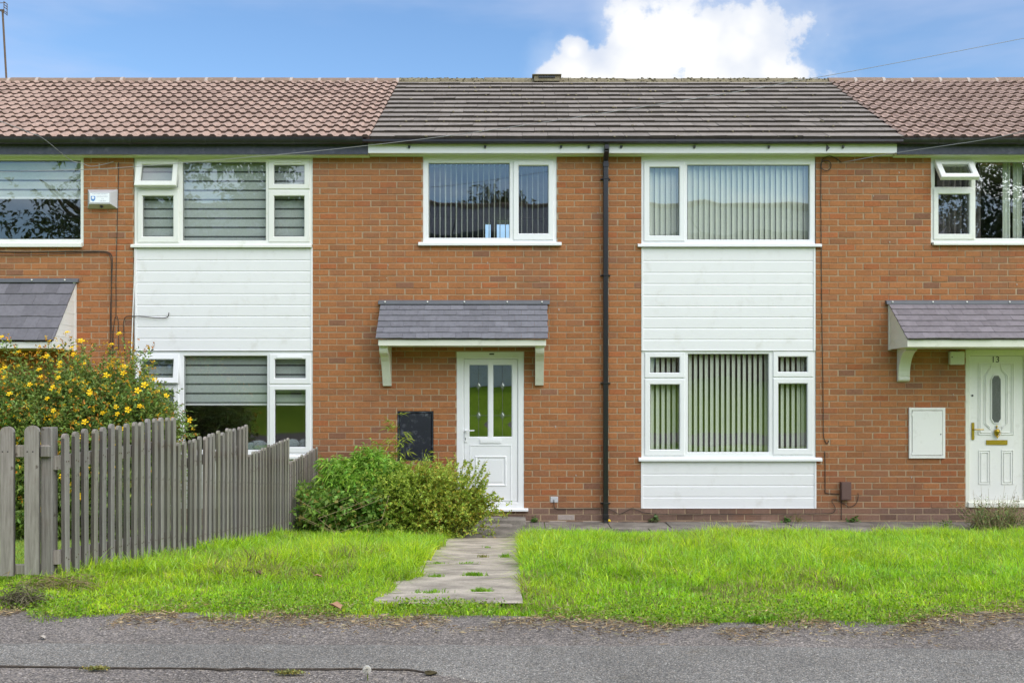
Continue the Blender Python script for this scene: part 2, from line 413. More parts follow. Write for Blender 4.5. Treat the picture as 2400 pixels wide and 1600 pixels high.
# ================================================================== GROUND
def profile_sheet(name, xs, ys, dz, m, label, cat, zf=gz):
    nx, ny = len(xs), len(ys)
    V = np.array([(x, y, zf(y)+dz) for y in ys for x in xs], dtype=float)
    q = np.array([(j*nx+i, j*nx+i+1, (j+1)*nx+i+1, (j+1)*nx+i) for j in range(ny-1) for i in range(nx-1)])
    o = fast_mesh(name, V, [q], None, m, base=(0, 0, 0)); tag(o, label, cat, kind='structure'); return o

def ground_mat():
    m = bpy.data.materials.new('turf_soil'); m.use_nodes = True; T = NT(m.node_tree); b = T.n['Principled BSDF']; b.inputs['Roughness'].default_value = .95; b.inputs['Specular IOR Level'].default_value = .1
    co = T.add('ShaderNodeTexCoord').outputs['Object']
    a = T.ramp(T.noise(co, 35, 6, .7), [(.3, (.12, .17, .02)), (.55, (.29, .47, .03)), (.75, (.40, .56, .05))])
    c = T.mix(1, a, T.ramp(T.noise(co, .7, 4, .6), [(.3, (.8, .85, .8)), (.7, (1.25, 1.15, 1.1))]), 'MULTIPLY')
    T.l.new(c, b.inputs['Base Color']); T.l.new(T.bump(T.noise(co, 40, 5, .7), .8, .02), b.inputs['Normal'])
    return m
M['turf'] = ground_mat()
xs = [-900, -200, -60, -30, -16, -12, -8, -4, 0, 4, 8, 12, 16, 30, 60, 200, 900]
ys = [1200, 300, 80, 20, 8, 1, 0, -.7, -1.4]+[-1.4-.4*k for k in range(1, 18)]+[-8.27, -9, -11, -14.5, -17, -20, -24, -40, -80, -300, -1200]
ys = sorted(set(ys), reverse=True)
profile_sheet('ground', xs, ys, -.012, M['turf'], 'turfy ground falling gently from the footpath to the brick houses', 'ground')

# front edge of the grass, in photo pixels, projected on the level footpath
EDGE = [(-300,1436),(0,1432),(60,1440),(130,1452),(300,1446),(450,1444),(700,1446),(1000,1448),(1300,1456),(1500,1462),(1620,1473),(1750,1468),(1900,1462),(2050,1468),(2160,1470),(2175,1447),(2300,1444),(2700,1446)]
def edge_y(x):
    pts = []
    for px, py in EDGE:
        d = (CZ-GZF)*F/(py-CY); pts.append(((px-CX)*d/F, d-DC))
    return np.interp(x, [p[0] for p in pts], [p[1] for p in pts])
M['asphalt'] = mat_asphalt('coarse_asphalt', (.135, .12, .105), (.40, .355, .32), (.47, .40, .32), 132)
M['asphalt_fine'] = mat_asphalt('smooth_grey_asphalt', (.19, .18, .16), (.46, .44, .40), (.52, .45, .36), 185)
def pavement():
    xs = np.linspace(-9, 9, 361); V = []; n = len(xs)
    rag = np.interp(np.arange(n), np.arange(0, n, 3), RNG.normal(0, .012, len(np.arange(0, n, 3))))
    rows = [edge_y(xs)+.10+rag, edge_y(xs)+.02, np.full(n, -9.0), np.full(n, -9.6), np.full(n, -11.0), np.full(n, -14.4)]
    for k, r in enumerate(rows):
        for x, y in zip(xs, r): V.append((x, y, max(GZF, gz(y))+(.004 if k else .0)))
    q = np.array([(j*n+i, j*n+i+1, (j+1)*n+i+1, (j+1)*n+i) for j in range(len(rows)-1) for i in range(n-1)])
    o = fast_mesh('footpath', np.array(V), [q], None, M['asphalt'], base=(0, -9, GZF)); tag(o, 'coarse worn asphalt footpath in front of the lawns', 'footpath', kind='structure')
    # smoother reinstated strip, a thin raised layer with a ragged near edge
    xs = np.linspace(-6, 3.2, 231)
    far = (CZ-GZF)*F/(1508-CY)-DC+np.interp(xs, [-6, -2, 0, 1, 3.2], [.0, 0, -.03, -.05, -.2])
    near = (CZ-GZF)*F/(1566-CY)-DC+np.interp(xs, [-6, -2.0, -1.2, -.42, -.34, -.2, 0, .6, 3.2], [.01, .0, -.03, -.03, -.10, -.16, -.3, -.35, -.4])
    j = np.interp(np.arange(len(xs)), np.arange(0, len(xs), 2), RNG.normal(0, .009, len(np.arange(0, len(xs), 2))))
    bw = np.interp(np.arange(len(xs)), np.arange(0, len(xs), 5), np.abs(RNG.normal(.0, .010, len(np.arange(0, len(xs), 5)))))
    mb = MB(); zt = GZF+.0085
    for a in range(len(xs)-1):
        f0, f1, n0, n1 = far[a]+j[a], far[a+1]+j[a+1], near[a]+j[a], near[a+1]+j[a+1]
        x0, x1 = xs[a], xs[a+1]
        mb.quad((x0, n0+.012, zt), (x1, n1+.012, zt), (x1, f1-.05, zt), (x0, f0-.05, zt))
        mb.quad((x0, f0-.05, zt), (x1, f1-.05, zt), (x1, f1, GZF+.003), (x0, f0, GZF+.003))
        mb.quad((x0, n0, GZF+.003), (x1, n1, GZF+.003), (x1, n1+.012, zt), (x0, n0+.012, zt), 1 if x1 < -.36 else 0)
        if x1 < -.36: mb.quad((x0, n0+.006-bw[a]-abs(j[a]), GZF+.0075), (x1, n1+.006-bw[a+1]-abs(j[a+1]), GZF+.0075), (x1, n1+.007, GZF+.0075), (x0, n0+.007, GZF+.0075), 1)
    tag(mb.build('asphalt_strip', [M['asphalt_fine'], M['tar']], recalc=False), 'smoother grey asphalt strip with a dark cracked front seam', 'footpath', kind='structure')
M['tar'] = mat('dark_tar_seam', (.075, .06, .045), .9, .1, .7, 40, .8, 60, dirt=(.22, .18, .14), dscale=30, damt=.8)
pavement()

# ---- concrete path and apron
def conc_mat(base):
    m = bpy.data.materials.new('weathered_concrete'); m.use_nodes = True; T = NT(m.node_tree); b = T.n['Principled BSDF']; b.inputs['Roughness'].default_value = .9; b.inputs['Specular IOR Level'].default_value = .2
    co = T.add('ShaderNodeTexCoord').outputs['Object']
    c = T.ramp(T.noise(co, 3.2, 8, .68), [(.34, tuple(x*.62 for x in base)), (.5, base), (.62, tuple(x*1.35 for x in base))])
    c = T.mix(1, c, T.ramp(T.noise(co, 90, 4, .7), [(.3, (.75, .75, .75)), (.7, (1.2, 1.2, 1.2))]), 'MULTIPLY')
    c = T.mix(T.rng(T.noise(co, 9, 5, .6), .68, .74), c, (.55, .52, .47))
    T.l.new(c, b.inputs['Base Color']); T.l.new(T.bump(T.noise(co, 60, 6, .7), .5, .008), b.inputs['Normal'])
    return m
M['concrete'] = conc_mat((.44, .385, .305)); M['paving'] = conc_mat((.20, .18, .155))
def path_x(d):                                # path borders by distance from the eye
    l = np.interp(d, [5.0, 11.9], [wx(884, 5.03-DC), wx(1040, 11.8-DC)]); r = np.interp(d, [5.0, 11.9], [wx(1197, 5.03-DC), wx(1222, 11.8-DC)])
    return l, r
def paths():
    joints = [4.98]
    for py in (1391, 1352, 1321, 1296):
        d = 4.6
        while wz(py, d-DC) > gz(d-DC)+.012: d += .005
        joints.append(d)
    joints.append(11.92); V = []; q = []; n = 8
    for a, b in zip(joints, joints[1:]):
        ds = np.linspace(a+.0025, b-.0025, max(4, int((b-a)*7))); st = len(V); tw = random.gauss(0, .0015)
        for d in ds:
            l, r = path_x(d); l += .012*math.sin(d*5.3)+.008*math.sin(d*13)-.03; r += .01*math.sin(d*4.1)+.05
            for k in range(n): V.append((l+(r-l)*k/(n-1), d-DC, gz(d-DC)+.014+tw+random.gauss(0, .0012)))
        for jj in range(len(ds)-1):
            for ii in range(n-1): q.append((st+jj*n+ii, st+jj*n+ii+1, st+(jj+1)*n+ii+1, st+(jj+1)*n+ii))
    tag(fast_mesh('garden_path', np.array(V), [np.array(q)], None, M['concrete']), 'cracked concrete path leading to the white front door', 'path', kind='structure')
    mb = MB()
    x = -2.6; k = 0
    while x < 9.5:
        w = random.uniform(.75, .95); dz = random.uniform(-.004, .004)
        mb.box(x+.004, x+w-.004, -1.36, -.6, -.03, .028+dz); mb.box(x+.3+.004, x+.3+w-.004, -.592, .0, -.03, .032+dz); x += w
    tag(mb.build('paving_apron', M['paving'], bev=.006), 'narrow band of grey paving slabs along the foot of the walls', 'paving', kind='structure')
paths()

# ================================================================== HOUSES
BL, BH, JY = .2236, 14.69*DC/F, 587.65        # brick length, course, one bed joint
def subtract(rects, h):
    out = []
    for a, b, p, q in rects:
        A, B, P, Q = h
        if A >= b or B <= a or P >= q or Q <= p: out.append((a, b, p, q)); continue
        if a < A: out.append((a, A, p, q))
        if b > B: out.append((B, b, p, q))
        m0, m1 = max(a, A), min(b, B)
        if p < P: out.append((m0, m1, p, P))
        if q > Q: out.append((m0, m1, Q, q))
    return out
def brick_wall(house, x0, x1, holes, ztop):
    zj = wz(JY); V = []; Fc = []; C = []; g = .0060
    k0 = int(math.floor((-.1-zj)/BH)); k1 = int(math.ceil((ztop-zj)/BH))
    for k in range(k0, k1):
        za, zb = zj+k*BH+g, zj+(k+1)*BH-g
        off = wx(1306.8) if k % 2 else wx(1327.5)
        n0 = int((x0-off)/BL)-2; n1 = int((x1-off)/BL)+2
        for n in range(n0, n1):
            jx = random.gauss(0, .004)
            xa, xb = off+n*BL+g+jx, off+(n+1)*BL-g+random.gauss(0, .002)
            if not (x0 <= off+(n+.5)*BL < x1): continue
            xa, xb = max(xa, x0-.12), min(xb, x1+.12)
            t = random.random()
            base = np.array((.365, .150, .059))
            if t < .08: base = np.array((.365, .128, .050))
            elif t < .22: base = np.array((.315, .136, .062))
            elif t < .245: base = np.array((.25, .118, .068))
            base = base*random.gauss(1, .048)
            if za > wz(400): base = base*np.array((.88, .95, .92))  # top courses darkened: soft eaves shade put into the brick colour
            if wz(1170) <= zb < wz(1040): base = base*np.array((.93, .94, .97))*(1-.12*random.random())
            if zb < wz(1170):
                f = min(1, (wz(1170)-zb)/.12); base = base*(1-f)+np.array((.20, .125, .095))*f*random.gauss(1, .15)
                if random.random() < .15 and zb < wz(1203): base = np.array((.38, .32, .29))
            rects = [(xa, xb, za+random.gauss(0, .0012), min(zb, ztop)+random.gauss(0, .0012))]
            for h in holes: rects = subtract(rects, h)
            for a, b, p, q in rects:
                if b-a < .02 or q-p < .018: continue
                yf = -.002-abs(random.gauss(0, .0014)); yb = .008; e = .0028; i = len(V)
                tw = random.gauss(0, .0006)
                V += [(a,yb,p),(b,yb,p),(b,yb,q),(a,yb,q),(a,yf+e,p),(b,yf+e,p),(b,yf+e,q),(a,yf+e,q),(a+e,yf+tw,p+e),(b-e,yf-tw,p+e),(b-e,yf-tw,q-e),(a+e,yf+tw,q-e)]
                Fc.append((i+8, i+9, i+10, i+11))
                for s in range(4):
                    u = (s+1) % 4
                    Fc.append((i+s, i+u, i+4+u, i+4+s)); Fc.append((i+4+s, i+4+u, i+8+u, i+8+s))
                C += [base]*12
    nb = len(V); mb = MB(); mb.v = V; mb.f = Fc; mb.m = [0]*len(Fc)
    mb.plate(x0, x1, -.15, ztop, [h for h in holes if h[0] < x1 and h[1] > x0], .0022, .20, c=0, cd=.01, m=1)
    cols = np.vstack([np.array(C), np.tile((.5, .4, .3), (len(mb.v)-nb, 1))])
    return mb.build('wall', [M['brick'], M['mortar']], house, recalc=False, cols=cols)

def H(x0, x1, y0, y1): return (wx(x0), wx(x1), wz(y1), wz(y0))   # photo px (left, right, top, bottom) on the wall plane to metres

def window(house, outer, lights, sill=None, m='upvc', yf=.012, label=None):
    """lights: dict(glass=px rect, sash=px rect or None, tilt=degrees, vent=px rect)"""
    x0, x1, z0, z1 = H(*outer); mb = MB(); holes = []
    for L in lights:
        if L.get('sash'):
            a, b, p, q = H(*L['sash']); k = .014; holes.append((a+k, b-k, p+k, q-k))
        else: holes.append(H(*L['glass']))
    mb.plate(x0, x1, z0, z1, holes, yf, yf+.07, c=.009, cd=.011, oc=.004)
    win = mb.build('window', M[m], house, recalc=True)
    if label: win['label'] = label
    for L in lights:
        gl = H(*L['glass']); T = None; yp = yf+.034
        if L.get('sash'):
            s = H(*L['sash']); sf = yf-.016; c = MB()
            c.plate(*s, [gl], sf, sf+.055, c=.010, cd=.012, oc=.007, back=True); yp = sf+.035
            if L.get('tilt'):
                T = Matrix.Translation((0, sf+.02, s[3])) @ Matrix.Rotation(R(-L['tilt']), 4, 'X') @ Matrix.Translation((0, -sf-.02, -s[3]))
                c.transform(T)
            c.build('sash', M[m], win)
        p = MB(); p.box(gl[0]-.006, gl[1]+.006, yp, yp+.006, gl[2]-.006, gl[3]+.006)
        if T is not None: p.transform(T)
        p.build('pane', M['glass'], win)
        # black rubber seal round the pane
        w = .0045; e = MB(); e.plate(gl[0]-.001, gl[1]+.001, gl[2]-.001, gl[3]+.001, [(gl[0]+w, gl[1]-w, gl[2]+w, gl[3]-w)], yp-.004, yp-.001, c=0, cd=.0005)
        if T is not None: e.transform(T)
        e.build('seal', M['black'], win)
        if L.get('vent'):
            v = H(*L['vent']); c = MB(); y = yf-.028 if L.get('sash') else yf-.01
            c.box(v[0], v[1], y, y+.02, v[2], v[3]); c.build('trickle_vent', M[m], win, bev=.003)
    if sill:
        a, b, p, q = H(*sill); c = MB()
        c.prism_x([(-.052, p), (-.052, p+(q-p)*.75), (-.045, q), (yf-.001, q+.012), (yf-.001, p+.004)], a, b)
        c.build('sill', M[m], win, bev=.002)
    return win

def cladding(house, rect, boards, m='clad'):
    x0, x1, z0, z1 = H(*rect); mb = MB(); bw = .028; yb = .03
    e = .008
    zs = [wz(b) for b in boards]                # board joints from the top down
    edges = [z1]+zs+[z0]
    for a, b in zip(edges, edges[1:]):          # each board: flat face, then a rounded lip and groove at its top
        top, bot = a, b
        pr = [(yb, bot+.0004), (.003, bot+.0004), (-.004, bot+.0045), (-.004, top-.018), (.001, top-.009), (.003, top-.0004), (yb, top-.0004)]
        mb.prism_x(pr, x0+bw-.006, x1-bw+.006)
    o = mb.build('cladding', M[m], house)
    t = MB(); t.box(x0, x0+bw, -.012, yb, z0, z1); t.box(x1-bw, x1, -.012, yb, z0, z1)
    t.box(x0+bw, x1-bw, -.010, yb, z0-.001, z0+.012)
    t.build('edge_trim', M[m], o, bev=.003)
    return o

def pitched(rows, x0, x1, y0, z0, y1, z1):
    """frame of a roof slope: point(s along slope, x, n normal offset)"""
    L = math.hypot(y1-y0, z1-z0); dy, dz = (y1-y0)/L, (z1-z0)/L
    return L, (lambda x, s, n: (x, y0+dy*s-dz*n, z0+dz*s+dy*n))

EY, EZ = -.20, wz(326, -.20)                  # eaves line
RY = 3.05; RZ = wz(193, 3.05)                 # ridge line
def roll_roof(house, x0, x1, seed):
    rnd = random.Random(seed); L, P = pitched(0, x0, x1, EY, EZ, RY, RZ)
    n = 14; g = L/n; p = .152
    prof = [(.0, 0), (.058, 0), (.070, .010), (.080, .021), (.124, .023), (.136, .013), (.147, .002)]
    V = []; Fq = []; C = []
    for i in range(n):
        s0 = i*g; cols = []
        k0 = int(math.floor(x0/p)); k1 = int(math.ceil(x1/p))
        xs = []
        for k in range(k0, k1+1):
            for dx, h in prof:
                x = k*p+dx
                if x0 <= x <= x1: xs.append((x, h, k//2))
        xs = [(x0, 0, xs[0][2])]+xs+[(x1, 0, xs[-1][2])]
        jt = {}; st = len(V)
        for x, h, t in xs:
            if t not in jt:
                v = rnd.gauss(1, .055); w = rnd.random()
                jt[t] = (rnd.gauss(0, .003), rnd.gauss(0, .005), np.array((.40, .28, .222))*v if w > .12 else np.array((.35, .24, .19))*v)
            dh, ds, c = jt[t]
            V += [P(x, s0+ds, .002+h), P(x, s0+ds, .042+h+dh), P(x, s0+ds, .0422+h+dh), P(x, s0+g+.03, .013+h)]
            C += [np.array((.10, .068, .055))]*2+[c, c]  # dark tile noses: algae plus the shade under each course, painted in
        m = len(xs)
        for a in range(m-1):
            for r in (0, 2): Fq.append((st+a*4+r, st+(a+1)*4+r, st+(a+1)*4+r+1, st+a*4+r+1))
    # back slope and boarding, plain
    b = MB(); b.v = V; b.f = Fq; b.m = [0]*len(Fq)
    i = len(V); b.quad((x0, RY, RZ), (x1, RY, RZ), (x1, 2*RY+.2, EZ), (x0, 2*RY+.2, EZ)); b.quad((x0, EY+.03, EZ-.02), (x1, EY+.03, EZ-.02), (x1, RY, RZ-.03), (x0, RY, RZ-.03))
    C += [np.array((.3, .2, .17))]*8
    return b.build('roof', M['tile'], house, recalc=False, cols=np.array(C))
def flat_roof(house, x0, x1):
    rnd = random.Random(5); L, P = pitched(0, x0, x1, EY, EZ, RY, RZ); n = 13; g = L/n; w = .331
    mb = MB(); C = []
    for i in range(n):
        s0 = i*g; off = (i % 2)*w/2+rnd.uniform(0, .02); k = int(math.floor((x0-off)/w))
        sag = rnd.gauss(0, .003)
        while off+k*w < x1:
            a, b = max(x0, off+k*w+.0022), min(x1, off+(k+1)*w-.0022); k += 1
            if b-a < .02: continue
            h = rnd.gauss(0, .0022); ds = rnd.gauss(0, .003)+sag; h2 = h+rnd.gauss(0, .0025)
            lo, hi = .002, .043
            pts = [P(a, s0+ds, lo+h), P(b, s0+ds, lo+h2), P(b, s0+g+.03, -.012), P(a, s0+g+.03, -.012), P(a, s0+ds, hi+h), P(b, s0+ds, hi+h2), P(b, s0+g+.03, .010), P(a, s0+g+.03, .010)]
            mb.hexa(pts)
            c = np.array((.265, .232, .20))*rnd.gauss(1, .06)
            if rnd.random() < .08: c = c*.85
            # exposed butt: thin dark strip, algae plus course shade put in its colour
            mb.hexa([P(a, s0+ds-.004, lo+h), P(b, s0+ds-.004, lo+h2), P(b, s0+ds-.0005, lo+h2), P(a, s0+ds-.0005, lo+h), P(a, s0+ds-.004, hi+h-.001), P(b, s0+ds-.004, hi+h2-.001), P(b, s0+ds-.0005, hi+h2-.001), P(a, s0+ds-.0005, hi+h-.001)])
            C += [c]*8+[np.array((.066, .055, .046))*rnd.gauss(1, .12)]*8
    mb.quad((x0, RY, RZ), (x1, RY, RZ), (x1, 2*RY+.2, EZ), (x0, 2*RY+.2, EZ)); mb.quad((x0, EY+.03, EZ-.02), (x1, EY+.03, EZ-.02), (x1, RY, RZ-.03), (x0, RY, RZ-.03))
    C += [np.array((.2, .18, .16))]*8
    return mb.build('roof', M['flat_tile'], house, cols=np.array(C), recalc=True)
def ridge(roof, x0, x1, kind):
    mb = MB(); x = x0; rnd = random.Random(3)
    while x < x1-.01:
        w = min(.455, x1-x); dz = rnd.gauss(0, .004); seg = 10
        arc = [(math.cos(math.pi*j/seg), math.sin(math.pi*j/seg)) for j in range(seg+1)]
        def half(a, b, r, m, d=0):
            prof = [(RY-r*c, RZ-.045+dz+r*.95*s+d) for c, s in arc]+[(RY+r*.8, RZ-.06), (RY-r*.8, RZ-.06)]
            mb.prism_x(prof, a, b, m)
        if kind == 'red':
            half(x, x+w-.045, .118, 0); half(x+w-.045, x+w, .121, 1)
        else:
            half(x, x+w-.01, .112+rnd.gauss(0, .003), 0); half(x+w-.01, x+w, .10, 1)
        x += w
    if kind != 'red':                          # bedding mortar under the plain ridge
        mb.prism_x([(RY-.19, RZ-.085), (RY-.10, RZ-.02), (RY+.10, RZ-.02), (RY+.19, RZ-.085)], x0, x1, 0)
        for _ in range(int((x1-x0)*34)):       # clumps of lichen and moss
            X = rnd.uniform(x0, x1); t = rnd.uniform(.2, 1.3); r = rnd.uniform(.008, .022)
            y, z = RY-.112*math.cos(t), RZ-.045+.108*math.sin(t)
            mb.lathe((X, y, z), [(r*.6, -r*.4), (r, 0), (r*.7, r*.35), (r*.1, r*.5)], seg=6)
        return mb.build('ridge', [M['ridge_moss'], M['ridge_moss']], roof, smooth=False)
    return mb.build('ridge', [M['ridge'], M['ridge_mortar']], roof)

def gutter(house, x0, x1, py0, py1, m, joints, square=False):
    zt, zb = wz(py0, -.23), wz(py1, -.23); yc = -.215; r = .062; mb = MB(); seg = 10
    if square: pr = [(yc-.055, zt), (yc-.055, zt-.03), (yc-.045, zb+.01), (yc-.03, zb), (yc+.045, zb), (yc+.05, zt)]
    else: pr = [(yc-r*math.cos(math.pi*j/seg), zt-(zt-zb)*math.sin(math.pi*j/seg)) for j in range(seg+1)]
    inner = [(y*.9+yc*.1, z+.004 if z < zt-.004 else z) for y, z in reversed(pr)]
    mb.prism_x(pr+inner, x0, x1)
    g = mb.build('gutter', m, house)
    for px in joints:
        k = MB(); x = wx(px, -.23); k.prism_x([(yc+(y-yc)*1.06, zt+(z-zt)*1.06) for y, z in pr]+list(reversed([(y, z) for y, z in pr])), x-.03, x+.03); k.build('gutter_joint', m, g)
    return g

def fascia(house, x0, x1, py0, py1, m, ms):
    z1, z0 = wz(py0, -.16), wz(py1, -.16); mb = MB()
    mb.box(x0, x1, -.16, -.138, z0, z1+.04)
    f = mb.build('fascia', m, house, bev=.002)
    s = MB(); zs = z0+.008
    s.box(x0, x1, -.138, .012, zs, zs+.012); s.box(x0, x1, -.012, .0, zs-.016, zs-.0005)
    s.build('soffit', ms, house)
    return f

def interior(house, x0, x1, wallholes, backholes=()):
    """plastered rooms on two floors behind the front wall"""
    mb = MB(); y0, y1 = .21, 4.2; zf = [.0, 2.42, 2.55, 4.75]
    for x in (x0, x1): mb.box(x-.01 if x == x0 else x-.01, x+.01, y0, y1, zf[0], zf[3])
    mb.box(x0, x1, y0, y1, -.02, .0); mb.box(x0, x1, y0, y1, zf[1], zf[2]); mb.box(x0, x1, y0, y1, zf[3], zf[3]+.02)
    mb.plate(x0, x1, zf[0], zf[3], [h for h in backholes], y1+.001, y1+.15, c=0, cd=.01, back=True)
    return mb.build('interior', M['room'], house, recalc=False)

def bracket(parent, xa, xb, pytop, pybot, proj, curved, m):
    zt, zb = wz(pytop, -.2), wz(pybot, -.02); mb = MB()
    if curved:
        n = 9; pr = [(-.0, zt), (-proj, zt), (-proj, zt-.035), (-proj+.02, zt-.045)]
        for k in range(n+1):
            a = math.pi/2*k/n; pr.append((-(proj-.03)*(1-math.sin(a))-.055, zt-.05-(zt-zb-.13)*(1-math.cos(a))))
        pr += [(-.05, zb+.06), (-.062, zb+.045), (-.062, zb+.02), (-.03, zb), (0, zb)]
    else:
        h = zt-zb
        pr = [(0, zt), (-proj, zt), (-proj, zt-.02), (-proj+.012, zt-.03), (-proj+.012, zt-.07), (-proj+.03, zt-.10), (-proj+.085, zt-.135), (-proj+.11, zt-.14)]
        for k in range(7):
            t = k/6; pr.append((-proj+.11+(proj-.11-.05)*(t**.7), zt-.145-(h-.15)*t))
        pr += [(0, zb)]
    mb.prism_x(pr, xa, xb)
    return mb.build('bracket', m, parent, bev=.004)

def canopy(house, x0, x1, py_top, py_bot, proj, fas, courses, brackets, gable_l=False, gable_r=False, flash=True, curved=False, m='cream', tone=(.165, .165, .185), screws=()):
    zt = wz(py_top); zb = wz(py_bot, -proj); mb = MB(); C = []; rnd = random.Random(int(x0*100))
    L, P = pitched(0, x0, x1, -proj, zb, 0, zt-.03); g = (L-.05)/courses; w = .168
    for i in range(courses):
        s0 = i*g; off = (i % 2)*w/2; k = int(math.floor((x0-off)/w))
        while off+k*w < x1:
            a, b = max(x0, off+k*w+.001), min(x1, off+(k+1)*w-.001); k += 1
            if b-a < .01: continue
            h = rnd.gauss(0, .0012); h2 = rnd.gauss(0, .0012); ds = rnd.gauss(0, .002)
            mb.hexa([P(a, s0+ds, .0), P(b, s0+ds, .0), P(b, s0+g+.02, -.006), P(a, s0+g+.02, -.006), P(a, s0+ds, .017+h), P(b, s0+ds, .017+h2), P(b, s0+g+.02, .005), P(a, s0+g+.02, .005)])
            C += [np.array(tone)*rnd.gauss(1, .07)]*8
    cn = mb.build('canopy', M['slate'], house, cols=np.array(C))
    b = MB(); zf1, zf0 = wz(fas[0], -proj+.03), wz(fas[1], -proj+.03)
    b.box(x0+.03, x1-.03, -proj+.03, -proj+.052, zf0, zf1)
    b.build('canopy_fascia', M[m], cn, bev=.003)
    s = MB(); s.hexa([(x0+.03, -proj+.053, zf0+.004), (x1-.03, -proj+.053, zf0+.004), (x1-.03, 0, zf0+.004), (x0+.03, 0, zf0+.004)]+[(x, y, zf0+.02) for x, y in ((x0+.03, -proj+.053), (x1-.03, -proj+.053), (x1-.03, 0), (x0+.03, 0))])
    s.build('canopy_soffit', M[m], cn)
    for on, x in ((gable_l, x0+.012), (gable_r, x1-.03)):
        if on:
            e = MB(); e.prism_x([(-.0, zf0-.004), (-proj+.02, zf0+.002), (-proj+.02, zf1-.008), (0, zt-.045)], x, x+.018)
            for k in range(1, 5):
                z = zf0+(zt-zf0)*k/6; yy = -proj+.03+(z-zf1)*(proj-.02)/max(.01, zt-.045-zf1) if z > zf1 else -proj+.03
                if yy < -.06: e.box(x-.003, x+.021, yy, -.045, z, z+.006)
            e.box(x-.006, x+.024, -.045, 0, zf0-.008, zt-.06)
            e.build('gable_panel', M[m], cn)
    f = MB(); f.hexa([(x0-.03, -.065, zt-.062), (x1+.03, -.065, zt-.062), (x1+.03, -.002, zt-.05), (x0-.03, -.002, zt-.05), (x0-.03, -.055, zt-.018), (x1+.03, -.055, zt-.018), (x1+.03, -.002, zt), (x0-.03, -.002, zt)])
    f.build('flashing', M['lead'], cn, bev=.003)
    for px in screws:
        k = MB(); k.lathe((wx(px), -.062, zt-.03), [(.011, 0), (.011, -.006), (.006, -.009)], 'Y', 8); k.build('screw', M['white_paint'], cn)
    for xa, xb, pt, pb, pr in brackets: bracket(cn, wx(xa), wx(xb), pt, pb, pr, curved, M[m])
    return cn

ZT = wz(364)
hl = thing('terraced_house', (-5.5, 1.5, 0), 'brick terraced house at left with pinkish rolled-tile roof and striped roller blinds', 'house')
hc = thing('terraced_house', (1.5, 1.5, 0), 'middle brick house with flat dark roof tiles, glazed white door and vertical blinds', 'house')
hr = thing('terraced_house', (7.2, 1.5, 0), 'brick house at right with pinkish tiled roof and front door numbered 13', 'house')
XL0, XLC, XCR, XR1 = -9.6, -1.97, 4.95, 10.2
holes_l = [H(-330,196,360,577), H(313,733,360,1192)]
holes_c = [H(991,1305,360,576), H(1070,1228,824,1197), H(931,1016,963,1080), H(1503,1912,360,1191)]
holes_r = [H(2182,2640,360,574), H(2263,2412,819,1190)]
brick_wall(hl, XL0, XLC, holes_l, ZT); brick_wall(hc, XLC, XCR, holes_c, ZT); brick_wall(hr, XCR, XR1, holes_r, ZT)
rl = roll_roof(hl, XL0, XLC-.01, 1); rc = flat_roof(hc, XLC, XCR); rr = roll_roof(hr, XCR+.01, XR1, 2)
ridge(rl, XL0, XLC, 'red'); ridge(rc, XLC, XCR, 'moss'); ridge(rr, XCR, XR1, 'red')
gutter(hl, XL0, XLC-.08, 323, 338, M['gutter_old'], [100, 303, 478, 685])
gutter(hc, XLC-.08, XCR-.02, 328, 336, M['black'], [900, 1420, 1900], True)
gutter(hr, XCR-.02, XR1, 325, 338, M['gutter_old'], [2205, 2390])
fascia(hl, XL0, wx(862, -.16), 338, 362, M['navy'], M['upvc_dirty'])
fc = fascia(hc, wx(862, -.17)+.002, wx(2103, -.17), 340, 359, M['upvc'], M['upvc_dirty'])
fascia(hr, wx(2103, -.17)+.002, XR1, 340, 362, M['navy'], M['upvc_dirty'])
for px in (959, 1137, 1315, 1380, 1456, 1628, 1802, 1976):
    k = MB(); x = wx(px, -.17); z = wz(343, -.17); k.prism_y([(x-.016, z+.008), (x+.016, z+.008), (x+.013, z-.018), (x, z-.034), (x-.013, z-.018)], -.186, -.163); k.build('gutter_bracket', M['black'], hc, bev=.003)
k = MB(); x = wx(1937, -.17); z = wz(347, -.17); k.prism_y([(x, z+.045), (x, z-.045), (x+.045, z+.002)], -.170, -.1605); k.build('fascia_vent', M['black'], fc)
# ridge vent on the middle roof
mb = MB(); mb.prism_x([(RY-.16, RZ-.03), (RY-.15, RZ+.062), (RY+.12, RZ+.062), (RY+.16, RZ-.03)], wx(1251, RY), wx(1311, RY)); mb.box(wx(1247, RY), wx(1315, RY), RY-.18, RY+.14, RZ+.063, RZ+.078)
mb.build('ridge_vent', M['ridge_moss'], rc, bev=.006)
mb = MB(); mb.box(wx(1262, RY), wx(1300, RY), RY-.172, RY-.150, RZ+.022, RZ+.046); mb.build('vent_slot', M['black'], rc)

mb = MB(); L_, P_ = pitched(0, XLC, XCR, EY, EZ, RY, RZ); rnd = random.Random(9)
for _ in range(130):
    k = rnd.randrange(13); s0 = k*L_/13+rnd.choice((-.006, .0, .02)); r = rnd.uniform(.008, .026); x = rnd.uniform(XLC+.1, XCR-.1); c = P_(x, s0, .034)
    mb.lathe(c, [(r*.7, -.01), (r, .0), (r*.8, r*.35), (r*.15, r*.55)], seg=7)
mo = mb.build('moss', M['ridge_moss'], rc); mo['kind'] = 'stuff'
interior(hl, XL0+.05, XLC-.06, None)
interior(hc, XLC+.06, XCR-.06, None, [(wx(1137, 4.2), wx(1150, 4.2), wz(566, 4.2), wz(522, 4.2)), (wx(1164, 4.2), wx(1196, 4.2), wz(566, 4.2), wz(516, 4.2))])
interior(hr, XCR+.06, XR1, None)

